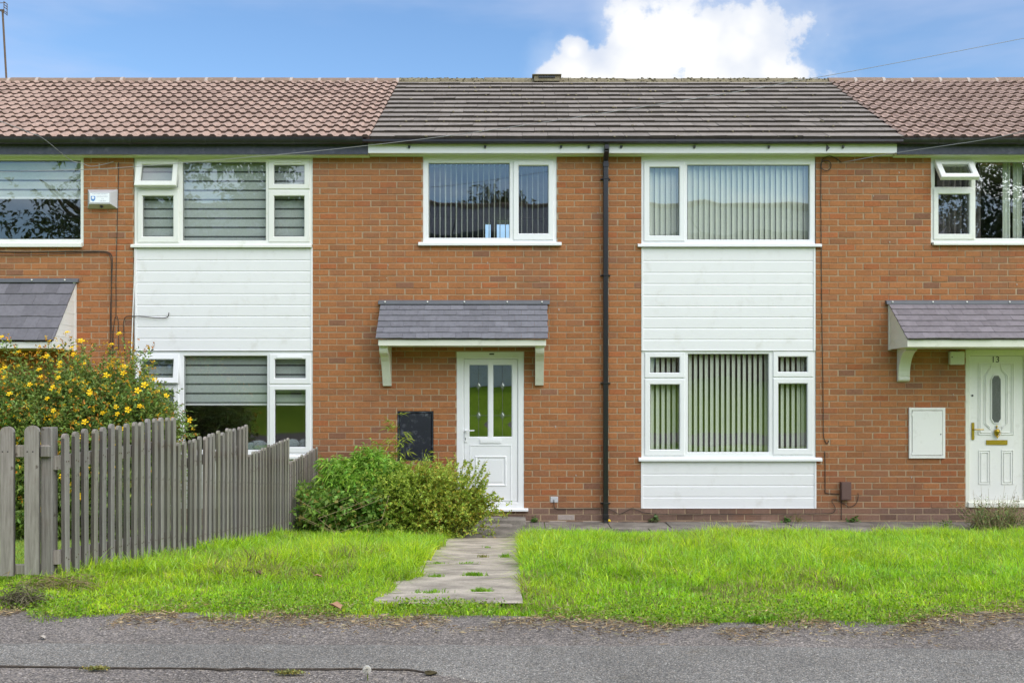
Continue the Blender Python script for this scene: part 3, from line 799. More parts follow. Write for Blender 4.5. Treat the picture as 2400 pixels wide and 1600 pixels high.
for hs_, spots in ((hc, [(1324,706),(1310,726),(1327,918),(906,652),(910,622),(1013,617),(1288,618),(1143,617),(1416,760),(888,657),(1302,1000),(1350,1114),(1401,500),(1484,487),(1031,838)]), (hr, [(2293,611),(2136,1118),(2047,460),(2020,425),(2085,568),(2234,925),(2107,405),(2383,667)])):
    mb = MB()                               # old mortar splashes and filled holes on the brick
    for px, py in spots:
        x, z = wx(px), wz(py); w, h = random.uniform(.005, .012), random.uniform(.010, .045)
        mb.prism_y([(x-w, z+h*.4), (x-w*.3, z+h*.5), (x+w, z+h*.3), (x+w*.5, z-h*.2), (x, z-h*.5), (x-w*.5, z-h*.1)], -.0075, .001)
    k = mb.build('mortar_splash', M['ridge_mortar'], hs_); k['kind'] = 'stuff'
# ---- left house windows
window(hl, (-330,196,363,577), [dict(glass=(-140,187,375,560)), dict(glass=(-305,-165,390,548), sash=(-320,-152,376,562))], m='upvc_dirty', sill=(-335,194,570,580))
window(hl, (314,733,363,574), [dict(sash=(320,418,372,441), glass=(334,406,387,428), tilt=14), dict(sash=(322,418.5,446,568), glass=(334,405.6,459.6,554)), dict(glass=(427,622,379,563)),
       dict(sash=(629,725.5,373,443), glass=(642,712.7,387,431), vent=(645,708,376.5,382)), dict(sash=(629,725.5,446.5,567), glass=(642,712.7,459.6,554))], m='upvc_dirty', sill=(309,732,574,581))
cladding(hl, (316,733,581,822), [609, 635.3, 662, 688.3, 714.3, 740.3, 766.5, 793])
window(hl, (314,734,823,1068), [dict(sash=(320,420,829,899), glass=(334,407,843,886), tilt=9), dict(sash=(321,419,902,1062), glass=(334,406,915,1048)), dict(glass=(430,625,834,1054)),
       dict(sash=(631,728,829.6,899.5), glass=(644,715.6,842,885.7), vent=(649,709,835,839.5)), dict(sash=(631,728,902.5,1060), glass=(644,715.6,914,1047))], sill=(308,738,1068,1075))
cladding(hl, (316,733,1075,1191), [1104, 1131, 1158])
canopy(hl, wx(-330), wx(181), 652, 798, .68, (801, 816), 5, [], gable_r=True, tone=(.15, .145, .16), m='white_paint', screws=(2, 80, 157))
# ---- middle house
window(hc, (991,1305,364,569), [dict(glass=(1004,1194,382,557)), dict(sash=(1203,1297,376,562), glass=(1215.6,1285,388,547))], sill=(981,1316,569,576.5))
window(hc, (1503,1911,364,573), [dict(sash=(1509,1605,379,565), glass=(1522.5,1592,392,552)), dict(glass=(1611.5,1898,386,561))], sill=(1494,1924,573,579.5))
cladding(hc, (1503,1911,580,822), [611, 638.5, 664.6, 691, 717, 743, 769, 795])
window(hc, (1503,1913,822,1073), [dict(sash=(1511,1605,826,885), glass=(1524,1592.6,837.5,873)), dict(sash=(1511,1605,888,1067), glass=(1524,1592.6,901,1053)), dict(glass=(1613,1802,829.5,1059)),
       dict(sash=(1812,1906,824,883), glass=(1824,1892,836,871)), dict(sash=(1812,1906,886,1065), glass=(1824.5,1892,899,1051))], sill=(1496,1925,1073,1080))
cladding(hc, (1502,1913,1081,1191), [1110, 1137, 1163.5])
canopy(hc, wx(893), wx(1283), 703, 794, .50, (796, 810), 6, [(898.5,918,810,905,.40), (1254,1274,810,903.5,.40)], screws=(904, 1003, 1089, 1189, 1270))

def door(house):
    a, b, p, q = H(1070,1228,824,1190); L = H(1087,1213,841,1176)
    mb = MB(); mb.plate(a, b, p, q, [(L[0], L[1], L[2], L[3])], .005, .085, c=.012, cd=.012, oc=.004)
    d = mb.build('front_door', M['upvc'], house)
    gl, gr = H(1100,1143,855,1023), H(1156,1199,855,1023); pan = H(1101,1199,1042,1173)
    m = MB(); m.plate(L[0]+.003, L[1]-.003, L[2]+.003, L[3]-.003, [gl, gr], .018, .07, c=.012, cd=.012, oc=.004, back=False)
    # raised lower panel
    x0, x1, z0, z1 = pan
    for k, (ins, y) in enumerate(((0, .013), (.012, .018))): pass
    m.plate(x0, x1, z0, z1, [(x0+.012, x1-.012, z0+.012, z1-.012)], .012, .02, c=.0, cd=.004, oc=.003)
    x0, x1, z0, z1 = H(1113,1187,1068,1139)
    m.plate(x0, x1, z0, z1, [(x0+.03, x1-.03, z0+.03, z1-.03)], .008, .02, c=.016, cd=.008, oc=.009)
    m.box(x0+.052, x1-.052, .013, .02, z0+.052, z1-.052)
    m.build('door_leaf', M['upvc'], d)
    for g in (gl, gr):
        k = MB(); k.box(g[0]-.005, g[1]+.005, .040, .046, g[2]-.005, g[3]+.005); k.build('pane', M['glass_dark'], d)
        c = MB(); xm = (g[0]+g[1])/2; y = .037; r = .0028
        zd = [wz(904), wz(973.6)]; zz = [g[2]]+[z for z in (zd[1], zd[0])]+[g[3]]; dw, dh = .036, .062
        segs = [((xm, g[2]), (xm, zd[1]-dh)), ((xm, zd[1]+dh), (xm, zd[0]-dh)), ((xm, zd[0]+dh), (xm, g[3]))]
        for z in zd:
            segs += [((g[0], z), (xm-dw, z)), ((xm+dw, z), (g[1], z))]
            o = [(xm, z-dh), (xm+dw, z), (xm, z+dh), (xm-dw, z)]
            segs += [(o[k], o[(k+1) % 4]) for k in range(4)]
        for (xa, za), (xb, zb) in segs: c.tube([(xa, y, za), (xb, y, zb)], r*.85, 5)
        c.build('lead_strip', M['lead_dark'], d)
        for z in zd:
            e = MB(); e.hexa([(xm, .034, z-dh*.72), (xm+dw*.72, .034, z), (xm, .034, z+dh*.72), (xm-dw*.72, .034, z), (xm, .030, z-dh*.3), (xm+dw*.3, .030, z), (xm, .030, z+dh*.3), (xm-dw*.3, .030, z)])
            e.build('bevelled_glass', M['glass_bevel'], d)
    h = MB(); x0, x1, z0, z1 = H(1088.5,1094,1007,1036); h.box(x0, x1, .004, .017, z0, z1); h.tube([((x0+x1)/2, .008, wz(1009)), ((x0+x1)/2, -.03, wz(1009)), ((x0+x1)/2+.02, -.035, wz(1009)), (wx(1112), -.035, wz(1008.5))], .0085, 8)
    h.build('handle', M['upvc'], d, bev=.003)
    h = MB(); h.box((x0+x1)/2-.004, (x0+x1)/2+.004, .002, .0045, wz(1031), wz(1025)); h.build('keyhole', M['black'], d)
    l = MB(); x0, x1, z0, z1 = H(1123.6,1176,1028,1039); l.box(x0, x1, .008, .018, z0, z1); l.box(x0+.012, x1-.012, .004, .0085, z0+.008, z1-.012); l.build('letterbox', M['upvc'], d, bev=.003)
    s = MB(); x0, x1, z0, z1 = H(1062,1238,1190,1197); s.prism_x([(-.05, z0), (-.05, z1-.012), (.0, z1), (.06, z1), (.06, z0)], x0, x1); s.build('threshold', M['upvc'], d, bev=.002)
    v = MB(); v.box(wx(1147), wx(1158), -.004, .006, wz(831), wz(828)); v.build('drain_cap', M['black'], d)
M['glass_bevel'] = mat('bevelled_glass', (.22, .25, .22), .08, .9, metal=.4); M['lead_dark'] = mat('lead_came', (.10, .105, .10), .5, .4)
door(hc)
# stone step under the middle door
mb = MB(); mb.box(wx(1050), wx(1232), -.34, -.005, -.02, .105); mb.box(wx(1056), wx(1200), -.62, -.345, -.02, .055)
tag(mb.build('door_step', M['paving'], bev=.012), 'worn concrete step below the glazed white door', 'step')

# downpipe of the middle house
mb = MB(); xa, xb = wx(1414, -.07), wx(1425.5, -.07); xm = (xa+xb)/2; w = (xb-xa)/2
def sq_path(pts):
    for (y0, z0), (y1, z1) in zip(pts, pts[1:]):
        t = Vector((0, y1-y0, z1-z0)).normalized(); n = Vector((0, t.z, -t.y))*.032
        a, b = Vector((0, y0, z0)), Vector((0, y1, z1))
        mb.hexa([tuple(a+Vector((sx*w+xm, 0, 0))+n*s) for sx, s in ((-1, -1), (1, -1), (1, 1), (-1, 1))]+[tuple(b+Vector((sx*w+xm, 0, 0))+n*s) for sx, s in ((-1, -1), (1, -1), (1, 1), (-1, 1))])
sq_path([(-.215, wz(340, -.21)), (-.215, wz(352, -.2))]); sq_path([(-.213, wz(351, -.2)), (-.062, wz(378))]); sq_path([(-.06, wz(376)), (-.06, wz(1219))]); sq_path([(-.06, wz(1219)), (-.14, wz(1227))])
dp = mb.build('downpipe', M['black'], hc, bev=.007, seg=2)
for py in (390, 421, 646, 898, 1178, 1208):
    k = MB(); z = wz(py); wd = .012 if py in (390, 1208) else .004
    k.box(xa-.005, xb+.005, -.098, -.020, z-.028, z+.028) if py in (390, 1208) else k.box(xa-.004, xb+.004, -.097, -.020, z-.012, z+.012)
    if py not in (390, 1208): k.box(xa-.034, xb+.034, -.03, -.004, z-.008, z+.008)
    k.build('pipe_clip', M['black'], dp, bev=.003)

# ---- right house
window(hr, (2182,2640,363,569), [dict(sash=(2190,2279,376,440), glass=(2204,2265,390,426), tilt=40), dict(sash=(2188,2284,442,561), glass=(2200,2272,455,548)), dict(glass=(2288,2500,379,558))], m='upvc_dirty', sill=(2185,2645,569,575.5))
canopy(hr, wx(2080), wx(2700), 703, 794, .68, (796, 813), 6, [(2102,2129,813,894,.30)], gable_l=True, curved=True, tone=(.20, .18, .195), screws=(2088, 2182, 2261, 2361))
def door13(house):
    a, b, p, q = H(2263,2412,819,1188); L = H(2274,2400,834,1171)
    mb = MB(); mb.plate(a, b, p, q, [(L[0], L[1], L[2], L[3])], .0, .085, c=.010, cd=.010, oc=.003); d = mb.build('front_door', M['cream'], house)
    m = MB(); m.box(L[0]+.003, L[1]-.003, .022, .06, L[2]+.004, L[3]-.003)
    cx = (2325+2347)/2
    def line(pts, y=.019):                      # thin raised moulding as a run of bars
        P3 = [(wx(x), y, wz(z)) for x, z in pts]
        m.tube(P3, .008, 6)
    for s in (-1, 1):
        X = lambda v: cx+s*v
        for o in (0, 4.5):
            line([(X(11+o*.2), 851+o), (X(41-o), 851+o), (X(41-o), 1018-o), (X(13), 1018-o)]); line([(X(11+o*.2), 851+o), (X(12+o*.2), 862+o), (X(27-o*.8), 880), (X(27-o*.8), 993), (X(13), 1006-o)])
        for o in (0, 5):
            line([(X(14+o), 1055+o), (X(40-o), 1055+o), (X(40-o), 1134-o), (X(14+o), 1134-o), (X(14+o), 1055+o)])
    m.build('door_leaf', M['white_paint'], d)
    x0, x1, z0, z1 = H(2324.5,2347.5,879,991); c = .055
    oct_ = [(x0, z0+c), (x0+c*.6, z0), (x1-c*.6, z0), (x1, z0+c), (x1, z1-c), (x1-c*.6, z1), (x0+c*.6, z1), (x0, z1-c)]
    k = MB(); k.prism_y(oct_, .014, .021); k.build('pane', M['glass_obscure'], d)
    k = MB(); k.tube([(x, .015, z) for x, z in oct_]+[(oct_[0][0], .015, oct_[0][1])], .009, 6); k.build('pane_bead', M['white_paint'], d)
    text_mesh('13', .115, M['black'], 'door_number', d, (wx(2334.5), .018, wz(842.5)))
    h = MB(); x0, x1, z0, z1 = H(2278.5,2284.5,990,1030); h.box(x0, x1, .006, .022, z0, z1); zc = wz(1006); h.tube([((x0+x1)/2, .01, zc), ((x0+x1)/2, -.03, zc), ((x0+x1)/2+.02, -.036, zc), (wx(2303), -.036, zc)], .008, 8); h.build('handle', M['brass'], d, bev=.003)
    n = MB(); xk = wx(2337); n.lathe((xk, .008, wz(1003)), [(.004, .04), (.012, .025), (.008, 0)], seg=10); n.lathe((xk, .004, wz(1013)), [(.004, .045), (.03, .035), (.034, .01), (.018, -.035), (.006, -.06)], seg=12); n.tube([(xk+.036*math.cos(t), -.008, wz(1014)+.05*math.sin(t)) for t in [math.pi*2*j/14 for j in range(15)]], .005, 6); n.lathe((xk, -.006, wz(1023.5)), [(.004, .012), (.012, 0), (.004, -.02)], seg=10)
    n.build('knocker', M['brass'], d, smooth=True)
    l = MB(); x0, x1, z0, z1 = H(2312.5,2362.5,1031,1042); l.box(x0, x1, .010, .022, z0, z1); l.box(x0+.02, x1-.02, .006, .0105, z0+.014, z1-.014); l.build('letterbox', M['brass'], d, bev=.003)
    s = MB(); s.lathe((wx(2280.5), .012, wz(926.5)), [(.012, 0), (.012, .01)], 'Y', 10); s.build('spyhole', M['black'], d)
    t = MB(); x0, x1, z0, z1 = H(2268,2412,1172,1188); t.prism_x([(-.03, z0), (-.03, z1-.03), (.02, z1), (.02, z0)], x0, x1); t.build('threshold', M['cream'], d, bev=.003)
M['glass_obscure'] = mat('obscure_glass', (.05, .06, .055), .12, .8, .6, 60, .6, 90)
door13(hr)

# ================================================================== BLINDS AND CURTAINS (hang inside: things of their own)
def vertical_blind(x0px, x1px, y0, y1, pitch, ang, label, group, w=.089, y=.17, skip=0, closed_from=None, start=None):
    mb = MB(); zt, zb = wz(y0, y), wz(y1, y); px = start if start is not None else x0px
    mb.box(wx(x0px-4, y), wx(x1px+4, y), y-.02, y+.02, zt, zt+.03)
    while px < x1px:
        a = ang if closed_from is None or px < closed_from else 25
        c = wx(px, y); dx, dy = math.cos(R(a+random.gauss(0, 1)))*w/2, math.sin(R(a))*w/2; t = .0012; cv = .006
        nx, ny = -dy/(w/2)*cv, dx/(w/2)*cv
        pts = [(c-dx, y-dy), (c+nx, y+ny), (c+dx, y+dy)]
        for (xa, ya), (xb, yb) in zip(pts, pts[1:]):
            mb.hexa([(xa, ya, zb), (xb, yb, zb), (xb, yb+t, zb), (xa, ya+t, zb), (xa, ya, zt), (xb, yb, zt), (xb, yb+t, zt), (xa, ya+t, zt)])
        px += pitch if closed_from is None or px < closed_from else pitch*.8
    o = mb.build('vertical_blind', M['blind'], smooth=False); return tag(o, label, 'blind', group)
G = 'vertical blinds in the windows of the middle house'
vertical_blind(1000, 1296, 378, 564, 12.76, 85, 'white vertical blind turned edge-on in the upstairs window above the canopy', G, start=1006)
vertical_blind(1515, 1906, 378, 568, 12.9, 24, 'nearly closed vertical blind in the wide upstairs window above white cladding', G, w=.078, y=.125)
vertical_blind(1516, 1902, 828, 1066, 12.7, 30, 'half-open vertical blind in the ground-floor window above the lawn', G, w=.056, y=.115, closed_from=1868)
def roller(x0, x1, y0, y1, pitch, off, label, bar=True, y=.13):
    mb = MB(); X0, X1 = wx(x0, y), wx(x1, y); py = y0-off
    while py < y1:
        a, b, c = py, py+pitch*.80, py+pitch
        if b > y0: mb.box(X0, X1, y, y+.003, wz(min(b, y1), y), wz(max(a, y0), y), 0)
        if b < y1: mb.box(X0, X1, y+.004, y+.007, wz(min(c, y1), y), wz(max(b, y0), y), 1)
        py += pitch
    if bar: mb.box(X0, X1, y-.008, y+.016, wz(y1+4.5, y), wz(y1, y), 2)
    return tag(mb.build('roller_blind', [M['blind_grey'], M['blind_dark'], M['upvc']]), label, 'blind', 'striped roller blinds in the left house')
roller(-320, 190, 368, 462, 21.8, 8, 'short striped roller blind, half down in the leftmost upstairs window')
roller(322, 724, 368, 566, 21.7, 6, 'grey striped roller blind fully down in the window under the navy fascia', bar=False)
roller(322, 726, 828, 945, 22, 14, 'grey striped roller blind half down in the window behind the picket fence')
def drape(x0, x1, y0, y1, folds, m, label, y=.16, amp=.035):
    mb = MB(); X0, X1 = wx(x0, y), wx(x1, y); n = folds*8; zt, zb = wz(y0, y), wz(y1, y)
    pts = [(X0+(X1-X0)*k/n, y+amp*math.sin(2*math.pi*folds*k/n)+.01*math.sin(k*1.7)) for k in range(n+1)]
    for (xa, ya), (xb, yb) in zip(pts, pts[1:]):
        mb.quad((xa, ya, zb), (xb, yb, zb), (xb, yb, zt), (xa, ya, zt)); mb.quad((xa, ya+.003, zt), (xb, yb+.003, zt), (xb, yb+.003, zb), (xa, ya+.003, zb))
    return tag(mb.build('curtain', m, smooth=True, recalc=False), label, 'curtain', 'curtains in the right upstairs window')
drape(2196, 2297, 372, 566, 7, M['curtain'], 'patterned grey curtain behind the open top sash at upper right')
drape(2350, 2368, 372, 566, 1, M['blind'], 'narrow pale curtain panel, nearest the middle of the right upstairs window', amp=.01)
drape(2374, 2396, 372, 566, 2, M['blind'], 'pale curtain panel at the right edge of the photo, upstairs', amp=.012)
def cushion(px, py, w, h, label):
    mb = MB(); y = .14; r = w*(DC+y)/F/2; hh = h*(DC+y)/F
    n = 10; pr = [(max(.004, r*math.sin(math.pi*k/n)**.6), hh*(1-math.cos(math.pi*k/n))/2) for k in range(n+1)]
    mb.lathe((wx(px, y), y+.02, wz(py, y)), pr, seg=20)
    mb.v = [(a+.012*math.sin(c*90+a*40), y+.05+(b-y-.05)*.55, c) for a, b, c in mb.v]
    tag(mb.build('cushion', M['cushion'], smooth=True), label, 'cushion', 'grey knitted cushions on the inner sill')
cushion(586, 1055, 20, 19, 'small dark grey knitted cushion behind the glass, beside the tall fence picket')
cushion(607, 1055, 34, 24, 'larger grey knitted cushion left of the white window post, above the fence')
cushion(684, 1052, 36, 24, 'grey knitted cushion behind the small lower right pane of the left house')
cushion(709, 1052, 16, 24, 'dark grey cushion half hidden by the right frame of the left house window')
# inner window board that carries the cushions
mb = MB(); mb.box(wx(316), wx(730), .085, .30, wz(1059), wz(1055)); mb.build('window_board', M['upvc'], hl, bev=.003)

# ================================================================== WALL FIXTURES
def alarm():
    Y = 0; x0, x1, z0, z1 = H(206,277.5,444.5,490); p = .115
    fa, fb, fp, fq = (wx(208.5, -p)+.0, wx(258.5, -p), wz(478, -p), wz(450.5, -p))
    t = thing('alarm_box', ((x0+x1)/2, 0, z0), 'grey wedge-shaped burglar alarm box on the brick beside the upstairs window', 'alarm box')
    mb = MB(); B = [(x0, -.004, z0), (x1, -.004, z0), (x1, -.004, z1), (x0, -.004, z1)]; Fq = [(fa, -p, fp), (fb, -p, fp), (fb, -p, fq), (fa, -p, fq)]
    mb.hexa(B+Fq); mb.build('case', M['alarm'], t, bev=.004, seg=2)
    k = MB(); lx0, lx1, lz0, lz1 = fa+.015, fb-.012, fp+.018, fq-.012; k.box(lx0, lx1, -p-.003, -p+.001, lz0, lz1); k.build('label_plate', M['label_white'], t)
    W, Hh = lx1-lx0, lz1-lz0; s = MB(); cx, cz = lx0+W*.16, lz0+Hh*.42; a, b = W*.115, Hh*.28
    s.prism_y([(cx-a, cz+b), (cx-a*.5, cz+b*.85), (cx, cz+b), (cx+a*.5, cz+b*.85), (cx+a, cz+b), (cx+a, cz-b*.2), (cx+a*.6, cz-b*.75), (cx, cz-b*1.05), (cx-a*.6, cz-b*.75), (cx-a, cz-b*.2)], -p-.005, -p-.0025)
    s.build('shield_emblem', M['label_blue'], t)
    s = MB(); s.lathe((cx, -p-.0052, cz+b*.25), [(a*.6, 0), (a*.6, -.001)], 'Y', 12); s.build('shield_centre', M['label_white'], t)
    for body, sz, fx, fz in (('NORTHERN SECURITY', .020, .52, .90), ('INSTALLATIONS', .020, .63, .64), ('0161', .017, .66, .40), ('238 8027', .022, .67, .16)):
        text_mesh(body, sz, M['label_grey'], 'lettering', t, (lx0+W*fx, -p-.0035, lz0+Hh*fz), .0004)
    d = MB(); d.lathe((wx(237.5, -.07), -.062, z0+.045), [(.022, .012), (.026, 0), (.026, -.012), (.018, -.034), (.006, -.042)], seg=14); d.build('strobe_lens', M['strobe'], t, smooth=True)
alarm()
def cabinet(rect, m, label, proud, dark):
    x0, x1, z0, z1 = H(*rect); t = thing('meter_cabinet', ((x0+x1)/2, 0, z0), label, 'meter cabinet')
    w = .035 if not dark else .026
    mb = MB(); mb.plate(x0, x1, z0, z1, [(x0+w, x1-w, z0+w, z1-w)], -proud, .09, c=.004, cd=.004, oc=.003); mb.build('frame', m, t)
    d = MB(); k = .006; f = -proud-.004 if not dark else .012
    d.box(x0+w+k, x1-w-k, f, .05, z0+w+k, z1-w-k); d.box(x0, x1, .075, .088, z0, z1)
    d.build('door', m, t, bev=.003)
    if not dark:
        l = MB(); l.lathe((x1-.062, f-.002, wz(1017)), [(.009, 0), (.009, .004)], 'Y', 8); l.build('lock', M['black'], t)
        for py in (968, 1060):
            h = MB(); h.box(x0+w-.008, x0+w+.012, f-.004, f+.006, wz(py+6), wz(py)); h.build('hinge', m, t)
cabinet((931,1016,963,1080), M['blackpaint'], 'black painted meter cabinet with peeling scratches beside the glazed door', -.004, True)
cabinet((2129,2213.5,955,1073.5), M['white_paint'], 'white meter cabinet on the brick left of door 13', .03, False)
x0, x1, z0, z1 = H(2221,2255,824,855); t = thing('wall_lamp', ((x0+x1)/2, 0, z0), 'square off-white bulkhead wall lamp under the right canopy', 'wall lamp')
mb = MB(); mb.box(x0+.006, x1-.006, -.035, -.002, z0+.006, z1-.006); mb.build('base', M['lamp'], t, bev=.006)
mb = MB(); mb.box(x0, x1, -.085, -.036, z0, z1); mb.build('cover', M['lamp'], t, bev=.016, seg=3)
mb = MB(); mb.lathe((x0+.022, -.087, (z0+z1)/2+.015), [(.008, 0), (.008, .004)], 'Y', 8); mb.build('screw', M['black'], t)
x0, x1, z0, z1 = H(1968,1991,1128.5,1170); mb = MB(); mb.box(x0, x1, -.075, -.004, z0, z1); mb.box(x0+.006, x1-.006, -.080, -.0755, z0+.01, z1-.01)
tag(mb.build('junction_box', M['brown_box'], bev=.006, seg=2), 'brown plastic cable junction box low on the wall right of the cladding', 'junction box')
mb = MB(); x0, x1, z0, z1 = H(1290,1308,1163,1177); mb.box(x0, x1, -.010, -.001, z0, z1); tag(mb.build('socket_plate', M['alarm'], bev=.004), 'small grey cable entry plate low on the wall right of the front door', 'cable plate')

def smooth_path(pts, n=6):
    P = [Vector(p) for p in pts]; out = []
    for k in range(len(P)-1):
        a, b, c, d = P[max(k-1, 0)], P[k], P[k+1], P[min(k+2, len(P)-1)]
        for j in range(n):
            t = j/n; out.append(.5*((2*b)+(c-a)*t+(2*a-5*b+4*c-d)*t*t+(3*b-a-3*c+d)*t**3))
    out.append(P[-1]); return out
def cable(pts, r, m, label, y=-.012, smooth=True, name='cable', cat='cable', group=None):
    P = [(wx(p[0], p[2] if len(p) > 2 else y), (p[2] if len(p) > 2 else y), wz(p[1], p[2] if len(p) > 2 else y)) for p in pts]
    mb = MB(); mb.tube(smooth_path(P) if smooth else P, r, 6, 0); return tag(mb.build(name, m, smooth=True), label, cat, group)
GC = 'cables clipped to the brick walls'
cable([(278,381),(277.5,430),(275.5,492),(274,560),(272,640),(272,728),(270,745),(266,770),(265,830)], .0045, M['cable'], 'thin black cable running down the brick past the alarm box', group=GC)
cable([(-60,588),(40,591),(140,590),(230,589),(255,592),(263,606),(262,650),(259,740),(258,830)], .006, M['cable'], 'upper of two black cables looping along the brick under the leftmost window', y=-.014, group=GC)
cable([(-60,597),(60,598),(170,594),(240,592),(258,602),(261,640),(261,740),(264,830)], .005, M['cable'], 'lower of two black cables looping along the brick under the leftmost window', y=-.026, group=GC)
cable([(292,830),(290,770),(291,750),(296,742),(312,741),(335,742),(370,745),(392,743),(396,732)], .006, M['cable'], 'short black cable stub sticking out across the left white cladding', y=-.03, group=GC)
cable([(278,830),(277.5,760),(274,740)], .005, M['cable'], 'black cable dropping behind the flowering bush beside the white cable', y=-.03, group=GC)
cable([(316,582),(315,650),(312,720),(309,800),(307,850)], .008, M['whitecable'], 'white cable hanging down the left edge of the white cladding', y=-.02, group=GC)
cable([(1972,381),(1960,372),(1945,366),(1930,372),(1925,390),(1924,470),(1925,600),(1927,780),(1929,900),(1930,1010),(1933,1030),(1938,1039),(1943,1032)], .005, M['cable'], 'long thin cable down the brick right of the middle house windows', group=GC)
cable([(1936+12*math.cos(t), 388+12*math.sin(t)) for t in [2*math.pi*k/12 for k in range(13)]], .006, M['cable'], 'coiled loop of spare cable on the brick under the eaves', y=-.03, group=GC)
cable([(1933,1058),(1934,1100),(1934,1145),(1937,1155),(1967,1157)], .005, M['cable'], 'cable dropping from the lower sill into the brown junction box', group=GC)
cable([(1298,1170),(1299,1185),(1303,1191),(1330,1192),(1411,1191)], .005, M['cable'], 'black cable from the small plate to the downpipe, along the wall foot', y=-.02, group=GC)
cable([(1426,1191),(1440,1198),(1452,1204),(1466,1198),(1480,1191),(1492,1194),(1520,1202),(1600,1205),(1800,1204),(1930,1203),(1954,1199),(1957,1188),(1950,1175),(1953,1169),(1966,1173),(1978,1180),(1990,1187),(2004,1182),(2011,1168),(2011,1155)], .0045, M['cable'], 'dark cable along the wall foot from the downpipe to the junction box', y=-.022, group=GC)
cable([(1972,1171),(1972,1218)], .004, M['cable'], 'straight thin cable below the junction box running into the paving', group=GC)
# overhead drop wires
GW = 'overhead telephone wires'
cable([(-80,408,-1.3),(0,403,-1.3),(188,398,-1.3),(312,391,-1.3),(500,376,-1.3),(800,348,-1.3),(1144,306,-1.3),(1600,236,-1.3),(1807,201,-1.3),(1882,187,-1.3),(1937,178,-1.3),(2100,148,-1.3),(2400,90,-1.3),(2560,55,-1.3)], .0032, M['greywire'], 'long overhead wire crossing the whole row from the left window up into the sky', group=GW, name='overhead_wire', cat='wire')
cable([(-60,262,-2.2),(0,284,-2.0),(69,311,-1.5),(103,326,-1.2),(163,374,-.35),(190,382,-.2),(213,390,-.12),(245,385,-.06),(266,379,-.02)], .004, M['greywire'], 'short overhead wire slanting down from the left roof to the alarm box wall', group=GW, name='overhead_wire', cat='wire')
cable([(2520,280,-2.4),(2400,308,-2.0),(2306,328,-1.6),(2117,356,-.8),(2040,369,-.45),(1974,381,-.02)], .004, M['greywire'], 'overhead wire coming down to the cable coil under the right eaves', group=GW, name='overhead_wire', cat='wire')
# television aerial on the left roof
def aerial():
    y = RY-.02; b = Vector((wx(15, y), y, wz(186, y))); t = Vector((wx(6, y), y, wz(26, y)))
    o = thing('television_aerial', tuple(b), 'thin television aerial mast standing on the ridge at far left', 'aerial')
    mb = MB(); mb.tube([b-(t-b)*.06, b, t], .016, 8); mb.build('mast', M['rust'], o)
    mb = MB(); z = wz(24, y); mb.tube([(wx(-40, y), y, z), (wx(9, y), y, z)], .012, 6)
    for k in range(5): mb.tube([(wx(-34+8*k, y), y-.07, z), (wx(-34+8*k, y), y+.07, z)], .005, 5)
    mb.build('boom', M['rust'], o)
    mb = MB(); x = wx(13, y)
    for dz in (.115, .07, .03, -.03, -.06): mb.tube([(x, y-.06, z+dz), (x, y+.06, z+dz)], .006, 5)
    for yy in (-.05, .05): mb.tube([(x, y+yy, z+.12), (x, y+yy, z-.07)], .006, 5)
    mb.tube([(wx(-30, y), y, z+.115), (x, y, z+.115)], .006, 5)
    mb.build('reflector', M['rust'], o)
aerial()

# ================================================================== FENCE AND GATE
FX = -2.68
def picket(parent, p, u, n, wdt, th, h, col, name='picket', flat=False):
    """upright round-topped pale at base p; u across, n outwards"""
    mb = MB(); u, n = Vector(u), Vector(n); seg = 8; out = [(-wdt/2, 0), (wdt/2, 0)]
    if flat: out += [(wdt/2, h), (-wdt/2, h)]
    else: out += [(wdt/2*math.cos(math.pi*k/seg), h-wdt*.42+wdt*.42*math.sin(math.pi*k/seg)) for k in range(seg+1)]
    m = len(out); P = Vector(p)
    A = [tuple(P+u*a+Vector((0, 0, b))) for a, b in out]; B = [tuple(P+u*a+n*th+Vector((0, 0, b))) for a, b in out]
    mb.poly(A); mb.poly(list(reversed(B))); cc = [col]*(2*m)
    for k in range(m):
        q = (k+1) % m; mb.quad(A[k], B[k], B[q], A[q]); cc += [np.array(col)*(.40 if not flat and k in (1, m-1) else .9)]*4  # side edges darkened: dark stain plus shade between pickets, in the vertex colour
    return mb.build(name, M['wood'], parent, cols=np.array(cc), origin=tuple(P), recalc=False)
def wcol(): return np.array((.315, .290, .258))*random.gauss(1, .13)*np.array((1, random.gauss(1, .02), random.gauss(1, .04)))
fence = thing('picket_fence', (FX, -4, gz(-4)), 'grey weathered picket fence in four stepped panels running up to the house', 'fence')
PAN = [(5.917, 7.745, 1.466, 1.530, 15), (7.86, 9.79, 1.319, 1.402, 16), (9.92, 11.53, 1.119, 1.211, 14), (11.64, 13.16, .921, 1.02, 13)]
